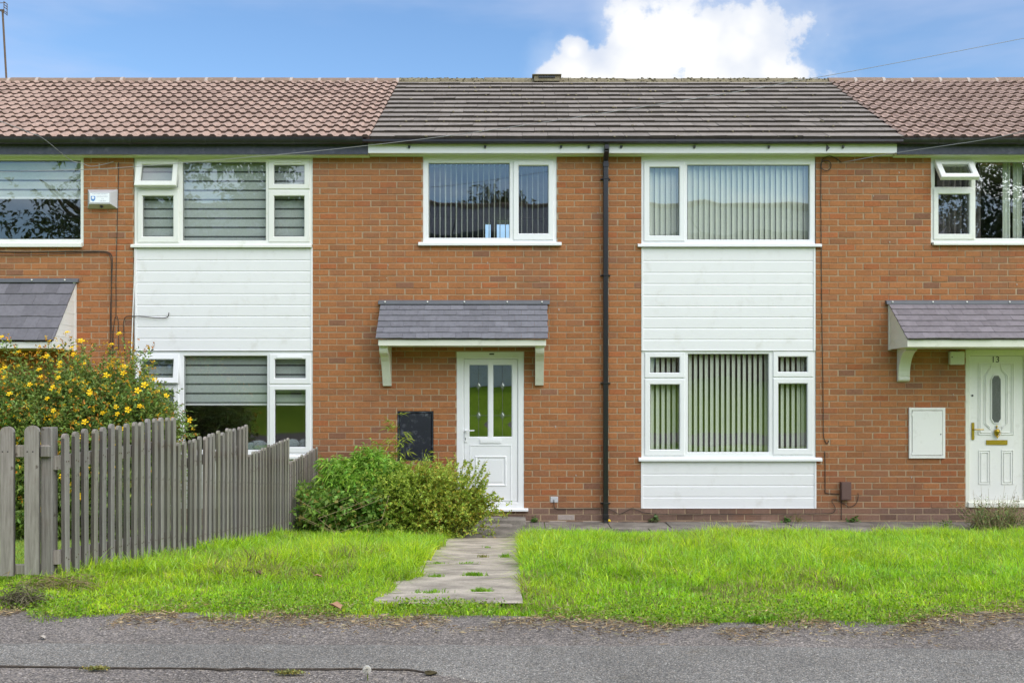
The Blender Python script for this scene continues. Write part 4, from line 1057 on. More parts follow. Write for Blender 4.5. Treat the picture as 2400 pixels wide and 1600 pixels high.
for d0, d1, t0, t1, n in PAN:
    for k in range(n):
        d = d0+(d1-d0)*k/(n-1); y = d-DC; zb = gz(y)+.03+random.gauss(0, .006); top = t0+(t1-t0)*k/(n-1)+random.gauss(0, .006)
        lean = random.gauss(0, .004)
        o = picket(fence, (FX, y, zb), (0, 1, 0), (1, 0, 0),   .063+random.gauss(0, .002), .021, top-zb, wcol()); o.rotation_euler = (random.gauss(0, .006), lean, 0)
    for fr in (.17, .80):
        mb = MB(); ya, yb = d0-DC-.05, d1-DC+.05; za, zb_ = gz(ya)+.03, gz(yb)+.03
        z0 = za+(t0-za)*fr; z1 = zb_+(t1-zb_)*fr
        mb.hexa([(FX-.045, ya, z0-.04), (FX-.003, ya, z0-.04), (FX-.003, yb, z1-.04), (FX-.045, yb, z1-.04), (FX-.045, ya, z0+.04), (FX-.003, ya, z0+.04), (FX-.003, yb, z1+.04), (FX-.045, yb, z1+.04)])
        mb.build('rail', M['wood'], fence, cols=np.tile(wcol(), (8, 1)))
mb = MB()
for d0, d1, t0, t1, n in PAN:
    for k in range(n):
        d = d0+(d1-d0)*k/(n-1); y = d-DC; zb = gz(y)+.03; top = t0+(t1-t0)*k/(n-1)
        for fr in (.17, .80):
            for dy in (-.014, .014): mb.lathe((FX+.0212, y+dy, zb+(top-zb)*fr+random.gauss(0, .006)), [(.0045, 0), (.0045, .002)], 'X', 6)
nl = mb.build('nails', M['rust'], fence); nl['kind'] = 'stuff'
for d, t in ((7.80, 1.33), (9.85, 1.15), (11.58, .97), (13.2, .95)):
    mb = MB(); y = d-DC; mb.box(FX-.125, FX-.048, y-.04, y+.04, gz(y)-.2, t); mb.build('post', M['wood'], fence, cols=np.tile(wcol(), (8, 1)), bev=.004)
GY = -7.45                                    # gate stands across the path of the left garden
gp = MB(); xa, xb = wx(95, GY), wx(122, GY); gp.box(xa, xb, GY+.0, GY+.075, gz(GY)-.2, wz(1001, GY)); gp.build('post', M['wood'], fence, cols=np.tile(wcol()*.95, (8, 1)), bev=.004)
gate = thing('garden_gate', (wx(-60, GY), GY, gz(GY)), 'grey wooden garden gate with broad round-topped pales at the left edge', 'gate')
for a, b, t, bt in ((0, 31.5, 999, 1349), (57, 91, 997, 1346), (-59, -26, 998, 1350), (-118, -85, 1000, 1350)):
    x0, x1 = wx(a, GY-.03), wx(b, GY-.03); zb = wz(bt, GY-.03)
    picket(gate, ((x0+x1)/2, GY-.03, zb), (1, 0, 0), (0, 1, 0), x1-x0, .022, wz(t, GY-.03)-zb, wcol()*1.05, name='pale')
for a, b, yy in ((1043, 1071, .0), (1322, 1345, .0)):
    mb = MB(); mb.box(wx(-125, GY), wx(116 if a < 1100 else 93, GY), GY-.0075+yy, GY+.028, wz(b, GY), wz(a, GY)); 
    if a < 1100: mb.v = [(x, y-(.04 if x > wx(100, GY) else 0)*0, z) for x, y, z in mb.v]
    mb.build('rail', M['wood'], gate, cols=np.tile(wcol(), (8, 1)), bev=.003)
mb = MB(); mb.box(wx(100, GY), wx(121, GY), GY-.03, GY-.002, wz(1070, GY), wz(1044, GY)); mb.build('latch_block', M['wood'], gate, cols=np.tile(wcol()*.8, (8, 1)), bev=.004)
mb = MB()
for px in (6, 18, 64, 77): mb.lathe((wx(px, GY-.03), GY-.0315, wz(1058, GY-.03)), [(.004, 0), (.004, .003)], 'Y', 6)
mb.build('nail', M['black'], gate)

# ================================================================== VEGETATION
def unit(a): return a/np.maximum(1e-9, np.linalg.norm(a, axis=1, keepdims=True))
def leaves(P, D, L, W, fold=.25, droop=.25):
    """pointed leaves: 6 vertices each (base, two sides twice, tip) in 4 triangles-worth of faces"""
    n = len(P); D = unit(D)
    ref = RNG.normal(0, 1, (n, 3)); ref[:, 2] += 1.6
    S = unit(np.cross(D, ref)); N = np.cross(S, D)
    L = L[:, None]; W = W[:, None]
    mid = P+D*L*.45-np.array([[0, 0, 1]])*L*droop*.15; tip = P+D*L-np.array([[0, 0, 1]])*L*droop
    a = mid+S*W*.5+N*W*fold; b = mid-S*W*.5+N*W*fold
    V = np.stack([P, a, tip, b, mid], 1).reshape(-1, 3); i = np.arange(n)[:, None]*5
    return V, np.concatenate([i+np.array([[0, 1, 4]]), i+np.array([[1, 2, 4]]), i+np.array([[2, 3, 4]]), i+np.array([[3, 0, 4]])])
def leaf_obj(name, parent, P, D, L, W, C, m, fold=.25, droop=.25):
    V, Fq = leaves(P, D, L, W, fold, droop); return fast_mesh(name, V, [Fq], np.repeat(C, 5, 0), m, parent)
def twig_leaves(starts, dirs, lens, per, L, W, spread=.9, up=.2):
    """leaves set along twigs"""
    n = len(starts); dirs = unit(dirs)
    t = np.tile(np.linspace(.12, 1, per), n)+RNG.normal(0, .03, n*per)
    S = np.repeat(starts, per, 0); Dr = np.repeat(dirs, per, 0); Ls = np.repeat(lens, per)
    P = S+Dr*(t*Ls)[:, None]-np.array([[0, 0, 1]])*(t**2*Ls*.15)[:, None]
    side = unit(np.cross(Dr, RNG.normal(0, 1, (n*per, 3))))
    D = unit(Dr*(.35+.5*t[:, None])+side*spread+np.array([[0, 0, up]]))
    m = n*per
    return P, D, L*RNG.uniform(.6, 1.15, m), W*RNG.uniform(.7, 1.15, m), t
def on_blob(n, c, r, rnd=.35, zmin=-.6):
    """points near the surface of a lumpy ellipsoid, with outward directions"""
    d = unit(RNG.normal(0, 1, (n*2, 3))); d = d[d[:, 2] > zmin][:n]
    lump = 1+.16*np.sin(d[:, 0]*5+1.3)*np.sin(d[:, 1]*4+.7)+.12*np.sin(d[:, 2]*7+d[:, 0]*6)
    k = (1-np.abs(RNG.normal(0, rnd, len(d))))*lump
    return np.array(c)+d*np.array(r)*k[:, None], d

# ---- flowering bush behind the fence
def flower_bush():
    base = (-4.95, -1.35, 0.0)
    t = thing('flowering_shrub', base, 'large green shrub covered in yellow and orange flowers behind the picket fence', 'shrub')
    st = MB()
    for _ in range(70):
        a = random.uniform(0, 2*math.pi); r = random.uniform(.1, .9); x, y = base[0]+math.cos(a)*r*1.15, base[1]+math.sin(a)*r*.5
        h = random.uniform(1.1, 2.0)*(1-.25*r); b0 = (base[0]+math.cos(a)*.25, base[1]+math.sin(a)*.12, 0)
        st.tube([b0, ((b0[0]+x)/2-.03, (b0[1]+y)/2, h*.5), (x, y, h)], .010, 5, r1=.003)
    st.build('stem', M['stem'], t)
    Ps, Ds = [], []
    for c, r, n in (((-5.3, -1.3, .92), (1.12, .74, 1.0), 3800), ((-5.6, -1.3, 1.10), (.9, .6, .86), 1300), ((-4.74, -1.35, 1.04), (.58, .6, .90), 1500), ((-4.42, -1.4, .92), (.28, .42, .66), 560), ((-6.3, -1.3, 1.0), (.8, .6, 1.0), 900)):
        p, d = on_blob(n, c, r, .30, -.95); Ps.append(p); Ds.append(d)
    P = np.vstack(Ps); D = np.vstack(Ds); D = D+np.array([0, -.1, .45])+RNG.normal(0, .3, D.shape)
    ok = (P[:, 2] > .12); P, D = P[ok], D[ok]
    # long loose sprays reaching toward the window and the sky
    e = RNG.uniform(0, 1, 60); sp = np.stack([RNG.uniform(-6.3, -4.5, 60), RNG.uniform(-1.7, -1.0, 60), 1.50+RNG.uniform(0, .14, 60)], 1)
    sp[:30] = np.stack([RNG.uniform(-4.45, -4.28, 30), RNG.uniform(-1.8, -1.2, 30), RNG.uniform(.9, 1.75, 30)], 1)
    sdir = np.stack([RNG.normal(.1, .35, 60), RNG.normal(-.1, .2, 60), np.full(60, .9)], 1); sdir[:30, 0] = 1.0; sdir[:30, 2] = RNG.uniform(.2, .9, 30)
    P = np.vstack([P, sp]); D = np.vstack([D, sdir]); ln = RNG.uniform(.16, .34, len(P))
    lp, ld, L, W, tt = twig_leaves(P, D, ln, 13, .062, .026)
    z = lp[:, 2]; c = scatter_colour(len(lp), (.25, .35, .085), .32, .12)
    new = RNG.random(len(lp)) < .16; c[new] = scatter_colour(new.sum(), (.20, .29, .05), .25, .1)
    old = (RNG.random(len(lp)) < .05) & (z > 1.0); c[old] = scatter_colour(old.sum(), (.30, .14, .03), .3)
    leaf_obj('foliage', t, lp, ld, L, W, c, M['leaf'])
    # flowers: five rounded petals and a boss of stamens, one mesh shared by every flower
    def flower_mesh(name, m, r, ragged):
        mb = MB()
        for k in range(5):
            a = 2*math.pi*k/5+random.gauss(0, ragged*.3); q = lambda rr, da, h: (rr*math.cos(a+da), rr*math.sin(a+da), h)
            mb.poly([q(.004, 0, 0), q(r*.55, -.42, .006), q(r*.95, -.30, .012), q(r*1.0, .1, .010), q(r*.85, .38, .014), q(r*.5, .42, .006)])
        mb.lathe((0, 0, .004), [(.006, 0), (.009, .008), (.003, .014)], seg=6)
        ob = mb.build(name, m, None, recalc=False, origin=(0, 0, 0)); me = ob.data; bpy.data.objects.remove(ob); return me
    fm = [flower_mesh('petals', M['petal'], .034, .4), flower_mesh('petals', M['petal'], .027, .8)]
    tips = P+unit(D)*ln[:, None]
    cell = {}
    for k, (x, y, z) in enumerate(tips):      # the outermost twig end in every hand-sized patch of the front
        if z > .3:
            key = (int(x/.085), int(z/.085))
            if key not in cell or tips[cell[key]][1] > y: cell[key] = k
    vis = np.array(list(cell.values()))
    wgt = np.clip((tips[vis, 2]-.3), .05, None)**1.3; pick = RNG.choice(vis, 98, replace=False, p=wgt/wgt.sum())
    for k in pick:
        o = bpy.data.objects.new('flower', random.choice(fm)); COL.objects.link(o); o.parent = t
        o.location = Vector(tips[k])-Vector(base)+Vector((0, -.10, .01)); d = Vector((D[k][0], D[k][1]-.9, D[k][2]+.2)); o.rotation_euler = d.to_track_quat('Z', 'Y').to_euler()
        s = random.uniform(.85, 1.3); o.scale = (s, s, s)
    # spent heads and buds, past counting
    rest = RNG.choice(vis, 1000, replace=True, p=wgt/wgt.sum()); rp = tips[rest]+RNG.normal(0, .03, (1000, 3))+np.array([0, -.07, 0])
    pp = np.repeat(rp, 5, 0)+RNG.normal(0, .006, (5000, 3)); dd = RNG.normal(0, 1, (5000, 3)); dd[:, 2] += .4
    cc = scatter_colour(5000, (.58, .25, .03), .3, .2); hy = np.repeat(RNG.random(1000) < .5, 5); cc[hy] = scatter_colour(hy.sum(), (.80, .50, .02), .2)
    o = leaf_obj('spent_flowers', t, pp, dd, RNG.uniform(.015, .036, 5000), RNG.uniform(.010, .022, 5000), cc, M['leaf']); o['kind'] = 'stuff'
flower_bush()

def fern_patch():
    base = (-6.15, -1.9, 0); t = thing('leafy_plant', base, 'bright green leafy plant at the left edge in front of the yellow-flowered shrub', 'plant')
    st = MB(); n = 46; s = np.stack([RNG.normal(-6.05, .12, n), RNG.normal(-1.95, .1, n), RNG.uniform(.2, 1.45, n)], 1)
    for k in range(8): st.tube([(base[0]+random.gauss(0, .05), base[1], 0), (base[0]+random.gauss(0, .1), base[1], 1.4)], .008, 5, r1=.003)
    st.build('stem', M['greenstem'], t)
    d = np.stack([RNG.normal(.2, .5, n), RNG.normal(-.5, .3, n), RNG.normal(.3, .3, n)], 1)
    p, q, L, W, _ = twig_leaves(s, d, RNG.uniform(.25, .4, n), 16, .085, .030)
    leaf_obj('foliage', t, p, q, L, W, scatter_colour(len(p), (.13, .29, .04), .25, .1), M['leaf'])
fern_patch()

# ---- bamboo-like shrub by the fence end
def bamboo_shrub():
    base = (-2.02, -1.0, 0); t = thing('bamboo_shrub', base, 'rounded shrub of narrow bright green leaves between the fence end and meter cabinet', 'shrub')
    st = MB()
    for _ in range(26):
        a = random.uniform(0, 6.28); r = random.uniform(.05, .45); st.tube([(base[0]+math.cos(a)*.12, base[1]+math.sin(a)*.1, 0), (base[0]+math.cos(a)*r, base[1]+math.sin(a)*r*.7, random.uniform(.4, .8))], .006, 5, r1=.002)
    st.build('stem', M['greenstem'], t)
    p, d = on_blob(1700, (-1.93, -.95, .42), (.52, .44, .47), .18, -.7)
    d = d+np.array([0, -.15, .25])+RNG.normal(0, .25, d.shape)
    q, e, L, W, tt = twig_leaves(p, d, RNG.uniform(.08, .2, len(p)), 10, .12, .021, .8, .0)
    ok = q[:, 2] > .03; c = scatter_colour(len(q), (.25, .46, .05), .28, .12); lo = RNG.random(len(q)) < .25; c[lo] = scatter_colour(lo.sum(), (.28, .45, .07), .2)
    leaf_obj('foliage', t, q[ok], e[ok], L[ok], W[ok], c[ok], M['leaf'], .15, .45)
bamboo_shrub()
def broad_weed():
    base = (-2.35, -1.55, 0); t = thing('bramble', base, 'low dark green broad-leaved bramble at the foot of the fence end', 'shrub')
    st = MB()
    for _ in range(7):
        a = random.uniform(-.2, 1.2); st.tube([(base[0]+random.uniform(-.2, .9), base[1]-.1, .0), (base[0]+random.uniform(-.3, .9), base[1]-.2+random.gauss(0, .1), .3), (base[0]+random.uniform(-.3, .9), base[1]-.2, .55)], .005, 5, r1=.002, m=0)
    st.build('stem', M['straw_stem'], t)
    n = 520; s = np.stack([RNG.uniform(-2.62, -1.55, n), RNG.normal(-1.45, .14, n), RNG.beta(1.6, 1.6, n)*.62], 1)
    d = RNG.normal(0, .5, (n, 3))+np.array([0, -.6, .35]); q, e, L, W, _ = twig_leaves(s, d, RNG.uniform(.06, .16, n), 6, .075, .045)
    ok = q[:, 2] > .02; c = scatter_colour(len(q), (.19, .33, .055), .3, .12); y = RNG.random(len(q)) < .1; c[y] = scatter_colour(y.sum(), (.28, .24, .05), .2)
    leaf_obj('foliage', t, q[ok], e[ok], L[ok], W[ok], c[ok], M['leaf'], .12, .3)
M['straw_stem'] = mat('dry_stem', (.36, .28, .16), .8, .2, .2, 30)
broad_weed()
def privet():
    base = (-.95, -1.25, 0); t = thing('privet_bush', base, 'loose yellowing privet bush spilling over the foot of the white door', 'shrub')
    n = 170; st = MB(); S = []; D = []; Ln = []
    for k in range(n):
        u = random.random(); x0 = random.uniform(-1.5, -.48); y0 = random.uniform(-1.55, -.9)
        lean = (x0+.95)*.55+random.gauss(0, .16); h = random.uniform(.42, .86)*(1.06-.22*abs(x0+1.0)/.6)*(.75+.25*u)
        if k < 38: x0 = random.uniform(-.80, -.52); lean = random.uniform(.05, .42); h = random.uniform(.62, 1.14)-lean*.65
        b = Vector((x0*.6+base[0]*.4, y0*.6+base[1]*.4, 0)); tip = Vector((x0+lean*.7, y0+random.gauss(-.05, .16), max(.12, h))); m = (b+tip)/2+Vector((0, 0, .08))
        st.tube([b, m, tip], .0045, 4, r1=.001); S += [m, b+(m-b)*.4]; D += [tip-m, m-b]; Ln += [(tip-m).length, (m-b).length*.7]
    st.build('stem', M['greenstem'], t)
    S, D, Ln = np.array(S), np.array(D), np.array(Ln)
    q, e, L, W, tt = twig_leaves(S, D, Ln, 48, .040, .022, .8, .15)
    # twiglets inside the mass
    n2 = 2000; s2 = np.stack([RNG.normal(-1.12, .30, n2), RNG.normal(-1.32, .2, n2), RNG.beta(1.4, 1.6, n2)*.86], 1)
    k = s2[:, 0] > -.62; s2[k, 2] *= .62
    q2, e2, L2, W2, _ = twig_leaves(s2, RNG.normal(0, .5, (n2, 3))+np.array([.1, -.5, .6]), RNG.uniform(.08, .2, n2), 12, .042, .022, .8, .1)
    q, e, L, W = np.vstack([q, q2]), np.vstack([e, e2]), np.concatenate([L, L2]), np.concatenate([W, W2])
    ok = q[:, 2] > .015; q, e, L, W = q[ok], e[ok], L[ok], W[ok]
    c = scatter_colour(len(q), (.38, .49, .07), .26, .1); r = RNG.random(len(q))
    y = (r < .22) & (q[:, 0] > -1.2); c[y] = scatter_colour(y.sum(), (.52, .48, .07), .2, .08)
    o = (r > .95) & (q[:, 2] < .5); c[o] = scatter_colour(o.sum(), (.33, .17, .04), .3)
    leaf_obj('foliage', t, q, e, L, W, c, M['leaf'], .2, .2)
privet()
def bamboo_shoot():
    base = (-1.58, -.62, 0); t = thing('bamboo_shoot', base, 'tall thin yellow-green bamboo shoot rising in front of the black cabinet', 'plant')
    st = MB(); S = []; D = []
    for dx, top in ((0, 1.50), (.07, 1.34), (-.05, 1.2), (.12, 1.12), (.35, 1.02), (.55, .98)):
        x = base[0]+dx; pts = [(x+dx*.2, base[1], 0), (x, base[1]-.03, top*.6), (x+random.gauss(0, .02), base[1]-.05, top)]; st.tube(pts, .005, 5, r1=.0015)
        for k in range(int(9 if dx < .2 else 4)):
            z = top-.05-.085*k*random.uniform(.8, 1.1); S.append((x, base[1]-.05, z)); D.append((random.choice((-1, 1))*random.uniform(.5, 1), random.gauss(-.2, .3), random.uniform(-.05, .5)))
    st.build('stem', M['greenstem'], t)
    S, D = np.array(S), np.array(D); q, e, L, W, _ = twig_leaves(S, D, np.full(len(S), .11), 8, .115, .021, .55, -.05)
    leaf_obj('foliage', t, q, e, L, W, scatter_colour(len(q), (.30, .36, .04), .2, .1), M['leaf'], .1, .3)
bamboo_shoot()
def scrub_plant():
    y = -.75; base = (wx(2330, y), y, 0); t = thing('scrubby_plant', base, 'scrubby dark plant with thin dry stalks at the foot of door 13', 'plant')
    st = MB(); S = []; D = []; Ln = []
    for k in range(170):
        x0 = wx(random.uniform(2268, 2410), y); h = random.uniform(.12, .46)*(1 if random.random() < .8 else 1.35); b = Vector((x0*.7+base[0]*.3, y+random.gauss(0, .12), 0)); tip = Vector((x0+random.gauss(0, .09), y+random.gauss(0, .15), h))
        st.tube([b, (b+tip)/2+Vector((random.gauss(0, .03), 0, 0)), tip], .0035, 4, r1=.001); S.append(b); D.append(tip-b); Ln.append((tip-b).length)
    st.build('stem', M['straw_stem'], t)
    q, e, L, W, tt = twig_leaves(np.array(S), np.array(D), np.array(Ln), 34, .036, .014, .9, .1); ok = (q[:, 2] > .01) & (RNG.random(len(q)) < np.clip(1.3-tt, .3, 1))
    c = scatter_colour(len(q), (.20, .28, .08), .3, .15); o = RNG.random(len(q)) < .2; c[o] = scatter_colour(o.sum(), (.22, .17, .08), .3)
    leaf_obj('foliage', t, q[ok], e[ok], L[ok], W[ok], c[ok], M['leaf'], .1, .2)
scrub_plant()
def weed(px, py, y, r, label, col=(.09, .20, .03), n=26, L=.05, W=.03, spread=1.0, name='weed'):
    x, z = wx(px, y), gz(y)+.03; P = np.stack([RNG.normal(x, r*.35, n), RNG.normal(y, r*.25, n), z+np.abs(RNG.normal(0, r*.35, n))], 1)
    D = unit(np.stack([RNG.normal(0, 1, n), RNG.normal(-.4, .6, n), RNG.uniform(.2, 1.0, n)], 1)*np.array([spread, 1, 1]))
    o = leaf_obj(name, None, P, D, L*RNG.uniform(.6, 1.2, n), W*RNG.uniform(.6, 1.2, n), scatter_colour(n, col, .25, .1), M['leaf'], .1, .2)
    return tag(o, label, 'weed', 'weeds growing out of the paving by the walls')
weed(1251, 1218, -.06, .07, 'small green weed at the wall foot just right of the front door', n=40)
weed(1533, 1212, -.05, .11, 'pale leafy weed at the wall foot under the white cladding, near the downpipe', (.13, .20, .07), 46, .06, .035)
weed(1845, 1213, -.05, .08, 'low green weed under the right end of the white cladding', n=40)
weed(1870, 1216, -.12, .08, 'tuft of yellowish grass at the wall foot left of the junction box', (.24, .24, .05), 60, .12, .006, .35)
weed(2000, 1212, -.05, .09, 'green weed at the wall foot just below the junction box', n=46)
weed(2218, 1225, -.5, .10, 'feathery light green weed at the lawn edge left of the scrubby plant', (.15, .26, .05), 60, .07, .012)
mb = MB(); mb.lathe((wx(1428, -.12), -.12, .05), [(.002, 0), (.018, .004), (.02, .012), (.004, .03)], seg=8); tag(mb.build('yellow_flower', M['petal']), 'tiny yellow flower at the foot of the black downpipe', 'flower')

# ---- grass
def blades(P, L, W, C, lean=.45, seed_dir=None):
    n = len(P); a = RNG.uniform(0, 2*math.pi, n); D = np.stack([np.cos(a), np.sin(a), np.zeros(n)], 1)
    if seed_dir is not None: D = unit(D+np.array(seed_dir))
    S = np.stack([-D[:, 1], D[:, 0], np.zeros(n)], 1); b = RNG.gamma(2, lean/2, n)[:, None]
    up = np.array([[0, 0, 1.]]); L = L[:, None]; W = W[:, None]
    mid = P+up*L*.55+D*L*b*.22; tip = P+up*L*np.maximum(.25, 1-.35*b)+D*L*b*.85
    fa = RNG.uniform(0, math.pi, n); S = np.stack([np.cos(fa), np.sin(fa)*.6, np.zeros(n)], 1)
    V = np.stack([P-S*W*.5, P+S*W*.5, mid+S*W*.42, mid-S*W*.42, tip], 1).reshape(-1, 3); i = np.arange(n)[:, None]*5
    return V, i+np.array([[0, 1, 2, 3]]), i+np.array([[3, 2, 4]])
def vnoise(x, y, s, seed):
    r = np.random.default_rng(seed); g = r.random((64, 64)); u, v = (x*s) % 63, (y*s) % 63; i, j = u.astype(int), v.astype(int); f, h = u-i, v-j; f, h = f*f*(3-2*f), h*h*(3-2*h)
    return (g[i, j]*(1-f)+g[i+1, j]*f)*(1-h)+(g[i, j+1]*(1-f)+g[i+1, j+1]*f)*h
def gz_np(y): return np.where(y > -G0, 0, np.where(y > -GF, GS*(-G0-y), GZF))
def grass_points(n, x0, x1, y0, y1, inside):
    x = RNG.uniform(x0, x1, n); y = RNG.uniform(y0, y1, n); k = inside(x, y); return x[k], y[k]
def lawn(name, inside, x0, x1, n_back, n_front, label):
    Ps, Ls, Ws, Cs = [], [], [], []
    for n, ya, yb in ((n_back, -7.2, -1.30), (n_front, -9.0, -6.9)):
        x, y = grass_points(n, x0, x1, ya, yb, inside); d = y+DC
        big = vnoise(x+50, y+50, 1.3, 1); sm = vnoise(x+50, y+50, 5, 2); fn = vnoise(x+50, y+50, 14, 8)
        back = np.clip((d-5.2)/1.6, 0, 1)
        ln = (.030+.125*back*(.5+1.0*big*sm+.25*sm))*RNG.uniform(.6, 1.25, len(x))
        ex = inside.edge(x, y) if hasattr(inside, 'edge') else 0
        thin = (RNG.random(len(x)) < (.55+.6*sm)) & (RNG.random(len(x)) < np.clip(.18+(y-edge_y(x)-rag(x, y, 5, .3, 3))/.30, .12, 1))
        x, y, ln, big, sm, back, fn, d = [a[thin] for a in (x, y, ln, big, sm, back, fn, d)]
        P = np.stack([x, y, gz_np(y)-.005+(fn-.5)*.02], 1)
        c = np.array([.44, .73, .028])[None, :]*(.55+.45*sm+.35*fn)[:, None]
        yel = (big*.6+fn*.4)[:, None]; c = c*np.hstack([.80+.55*yel, .93+.12*yel, .9+.3*yel])
        c = c*(1+RNG.normal(0, .22, (len(x), 1)))
        ln = ln+.05*np.clip(1-np.abs(x-FX)/.35, 0, 1)*(d > 5.6)
        bl = RNG.random(len(x)) < .07; c[bl] = c[bl]*np.array([.9, .97, 4.0]); ln[bl] *= 1.25
        dk = RNG.random(len(x)) < .22; c[dk] = c[dk]*np.array([.62, .72, .6])
        dry = (RNG.random(len(x)) < .05+.10*(1-back)+.25*(vnoise(x+50, y+50, 1.7, 33) > .80)); c[dry] = scatter_colour(dry.sum(), (.38, .33, .13), .25)
        Ps.append(P); Ls.append(ln); Ws.append(np.where(back < .4, .0055, .0066)*RNG.uniform(.7, 1.4, len(x))); Cs.append(np.clip(c, .003, .9))
    P, L, W, C = np.vstack(Ps), np.concatenate(Ls), np.concatenate(Ws), np.vstack(Cs)
    V, q, t = blades(P, L, W, C, .95)
    return tag(fast_mesh(name, V, [q, t], np.repeat(C, 5, 0), M['grass']), label, 'lawn', kind='stuff')
def rag(x, y, s, amp, seed): return (vnoise(x+60, y+60, s, seed)-.5)*amp
def in_right(x, y):
    d = y+DC; _, r = path_x(d)
    return (y > edge_y(x)+rag(x, y, 5, .24, 3)-.03) & (x > r-.01+rag(x, y, 4, .22, 4)) & (d < 11.93) & (np.abs(x) < .62*d+.9)
def in_left(x, y):
    d = y+DC; l, r = path_x(d)
    a = (y > edge_y(x)+rag(x, y, 5, .24, 3)-.03) & (x < l+.03+rag(x, y, 4, .22, 5)) & (d < 11.93) & ((x > FX-.06) | (d < 5.95)) & (x > -.62*d-.9)
    strip = (d < 5.06+rag(x, y, 6, .12, 6)) & (y > edge_y(x)+rag(x, y, 5, .16, 3)) & (x >= l-.1) & (x <= r+.1)
    return a | strip
lawn('lawn_grass', in_right, 0, 8.4, 300000, 144000, 'long bright green grass of the wide lawn right of the path')
lawn('lawn_grass', in_left, -4.4, .1, 165000, 108000, 'bright green lawn between the picket fence and the concrete path')
def in_garden(x, y): return (x < FX-.02) & (y+DC > 5.98) & (y < -.9) & (x > -.62*(y+DC)-.6)
def garden_grass():
    x, y = grass_points(60000, -7, FX, -7.4, -.9, in_garden); n = len(x); P = np.stack([x, y, gz_np(y)-.003], 1)
    c = scatter_colour(n, (.33, .45, .09), .22, .15); V, q, t = blades(P, RNG.uniform(.015, .04, n), np.full(n, .006), c, .8)
    tag(fast_mesh('mown_grass', V, [q, t], np.repeat(c, 5, 0), M['grass']), 'pale mown grass seen through the gate and fence of the left garden', 'lawn', kind='stuff')
garden_grass()
def clover():
    """low broad-leaved growth along the verge"""
    n = 17000; x = RNG.uniform(-3.2, 3.4, n); y = edge_y(x)+np.abs(RNG.normal(0, .28, n))-.02+rag(x, x*0, 3, .1, 9); k = (vnoise(x+50, y+50, 3, 12) > .35) & (in_left(x, y) | in_right(x, y)); x, y = x[k], y[k]; n = len(x)
    P = np.stack([x, y, gz_np(y)+RNG.uniform(.006, .035, n)], 1); D = RNG.normal(0, 1, (n, 3))+np.array([0, -.2, .5])
    c = scatter_colour(n, (.24, .40, .03), .3, .15); z = RNG.random(n) < .12; c[z] = scatter_colour(z.sum(), (.36, .36, .12), .25)
    tag(leaf_obj('verge_weeds', None, P, D, RNG.uniform(.009, .021, n), RNG.uniform(.006, .012, n), c, M['leaf'], .1, .1), 'low clover and weeds along the ragged edge of the footpath', 'weeds', kind='stuff')
clover()
def verge_straw():
    n = 22000; x = RNG.uniform(-3.2, 3.6, n); off = RNG.normal(-.01, .13, n); y = edge_y(x)+off+rag(x, x*0, 5, .12, 3)
    k = (vnoise(x+50, y+50, 4, 21) > .40) & (off < .4); x, y = x[k], y[k]; n = len(x)
    P = np.stack([x, y, gz_np(y)+RNG.uniform(.006, .02, n)], 1); D = RNG.normal(0, 1, (n, 3))*np.array([1, 1, .12])
    c = scatter_colour(n, (.46, .36, .20), .35, .1); z = RNG.random(n) < .3; c[z] = scatter_colour(z.sum(), (.20, .13, .07), .3)
    tag(leaf_obj('dry_debris', None, P, D, RNG.uniform(.010, .05, n), RNG.uniform(.002, .006, n), c, M['straw'], .1, .0), 'dry straw and crumbled leaf bits along the edge of the lawns', 'debris', kind='stuff')
verge_straw()
def tuft(px, py, w, n, h, label, col=(.22, .44, .02), name='grass_tuft', y=None, m='grass', lean=.7, cat='grass tuft', group='tufts of grass in the path'):
    # find the ground point under the pixel by marching down the view ray
    d = 4.6
    while d < 12 and wz(py, d-DC) > gz(d-DC)+.012: d += .01
    y = d-DC; x = wx(px, y); P = np.stack([RNG.normal(x, w*.4, n), RNG.normal(y, w*.28, n), np.full(n, gz(y)+.008)], 1); c = scatter_colour(n, col, .25, .15)
    V, q, t = blades(P, h*RNG.uniform(.5, 1.2, n), np.full(n, .005), c, lean)
    return tag(fast_mesh(name, V, [q, t], np.repeat(c, 5, 0), M[m]), label, cat, group)
tuft(1112, 1348, .075, 330, .032, 'thick grass tuft in the middle of the concrete path')
tuft(1130, 1386, .07, 170, .032, 'grass tuft near the right border of the path, towards the footpath')
tuft(1010, 1389, .11, 130, .03, 'grass tuft in the front cross joint of the path, left half')
tuft(1186, 1306, .05, 110, .05, 'upright grass tuft at the right border halfway up the path')
tuft(1132, 1306, .05, 60, .04, 'sparse yellowish tuft beside the upright tuft halfway up the path', (.30, .30, .06))
tuft(1092, 1320, .09, 120, .02, 'flat strip of grass in a cross joint of the path, upper middle')
tuft(1025, 1320, .08, 100, .02, 'flat strip of grass in a cross joint at the left border of the path')
tuft(1020, 1352, .06, 110, .03, 'small grass tuft at the left half of the path, beside the thick tuft')
tuft(1143, 1284, .05, 50, .03, 'short grass tuft near the top of the path by the privet bush')
tuft(1775, 1480, .055, 200, .03, 'left of two grass tufts growing out onto the asphalt at right', group='tufts of grass on the asphalt')
tuft(1810, 1492, .05, 180, .03, 'right of two grass tufts growing out onto the asphalt at right', group='tufts of grass on the asphalt')
tuft(1680, 1488, .035, 90, .02, 'tiny grass tuft alone on the asphalt below the lawn edge', group='tufts of grass on the asphalt')
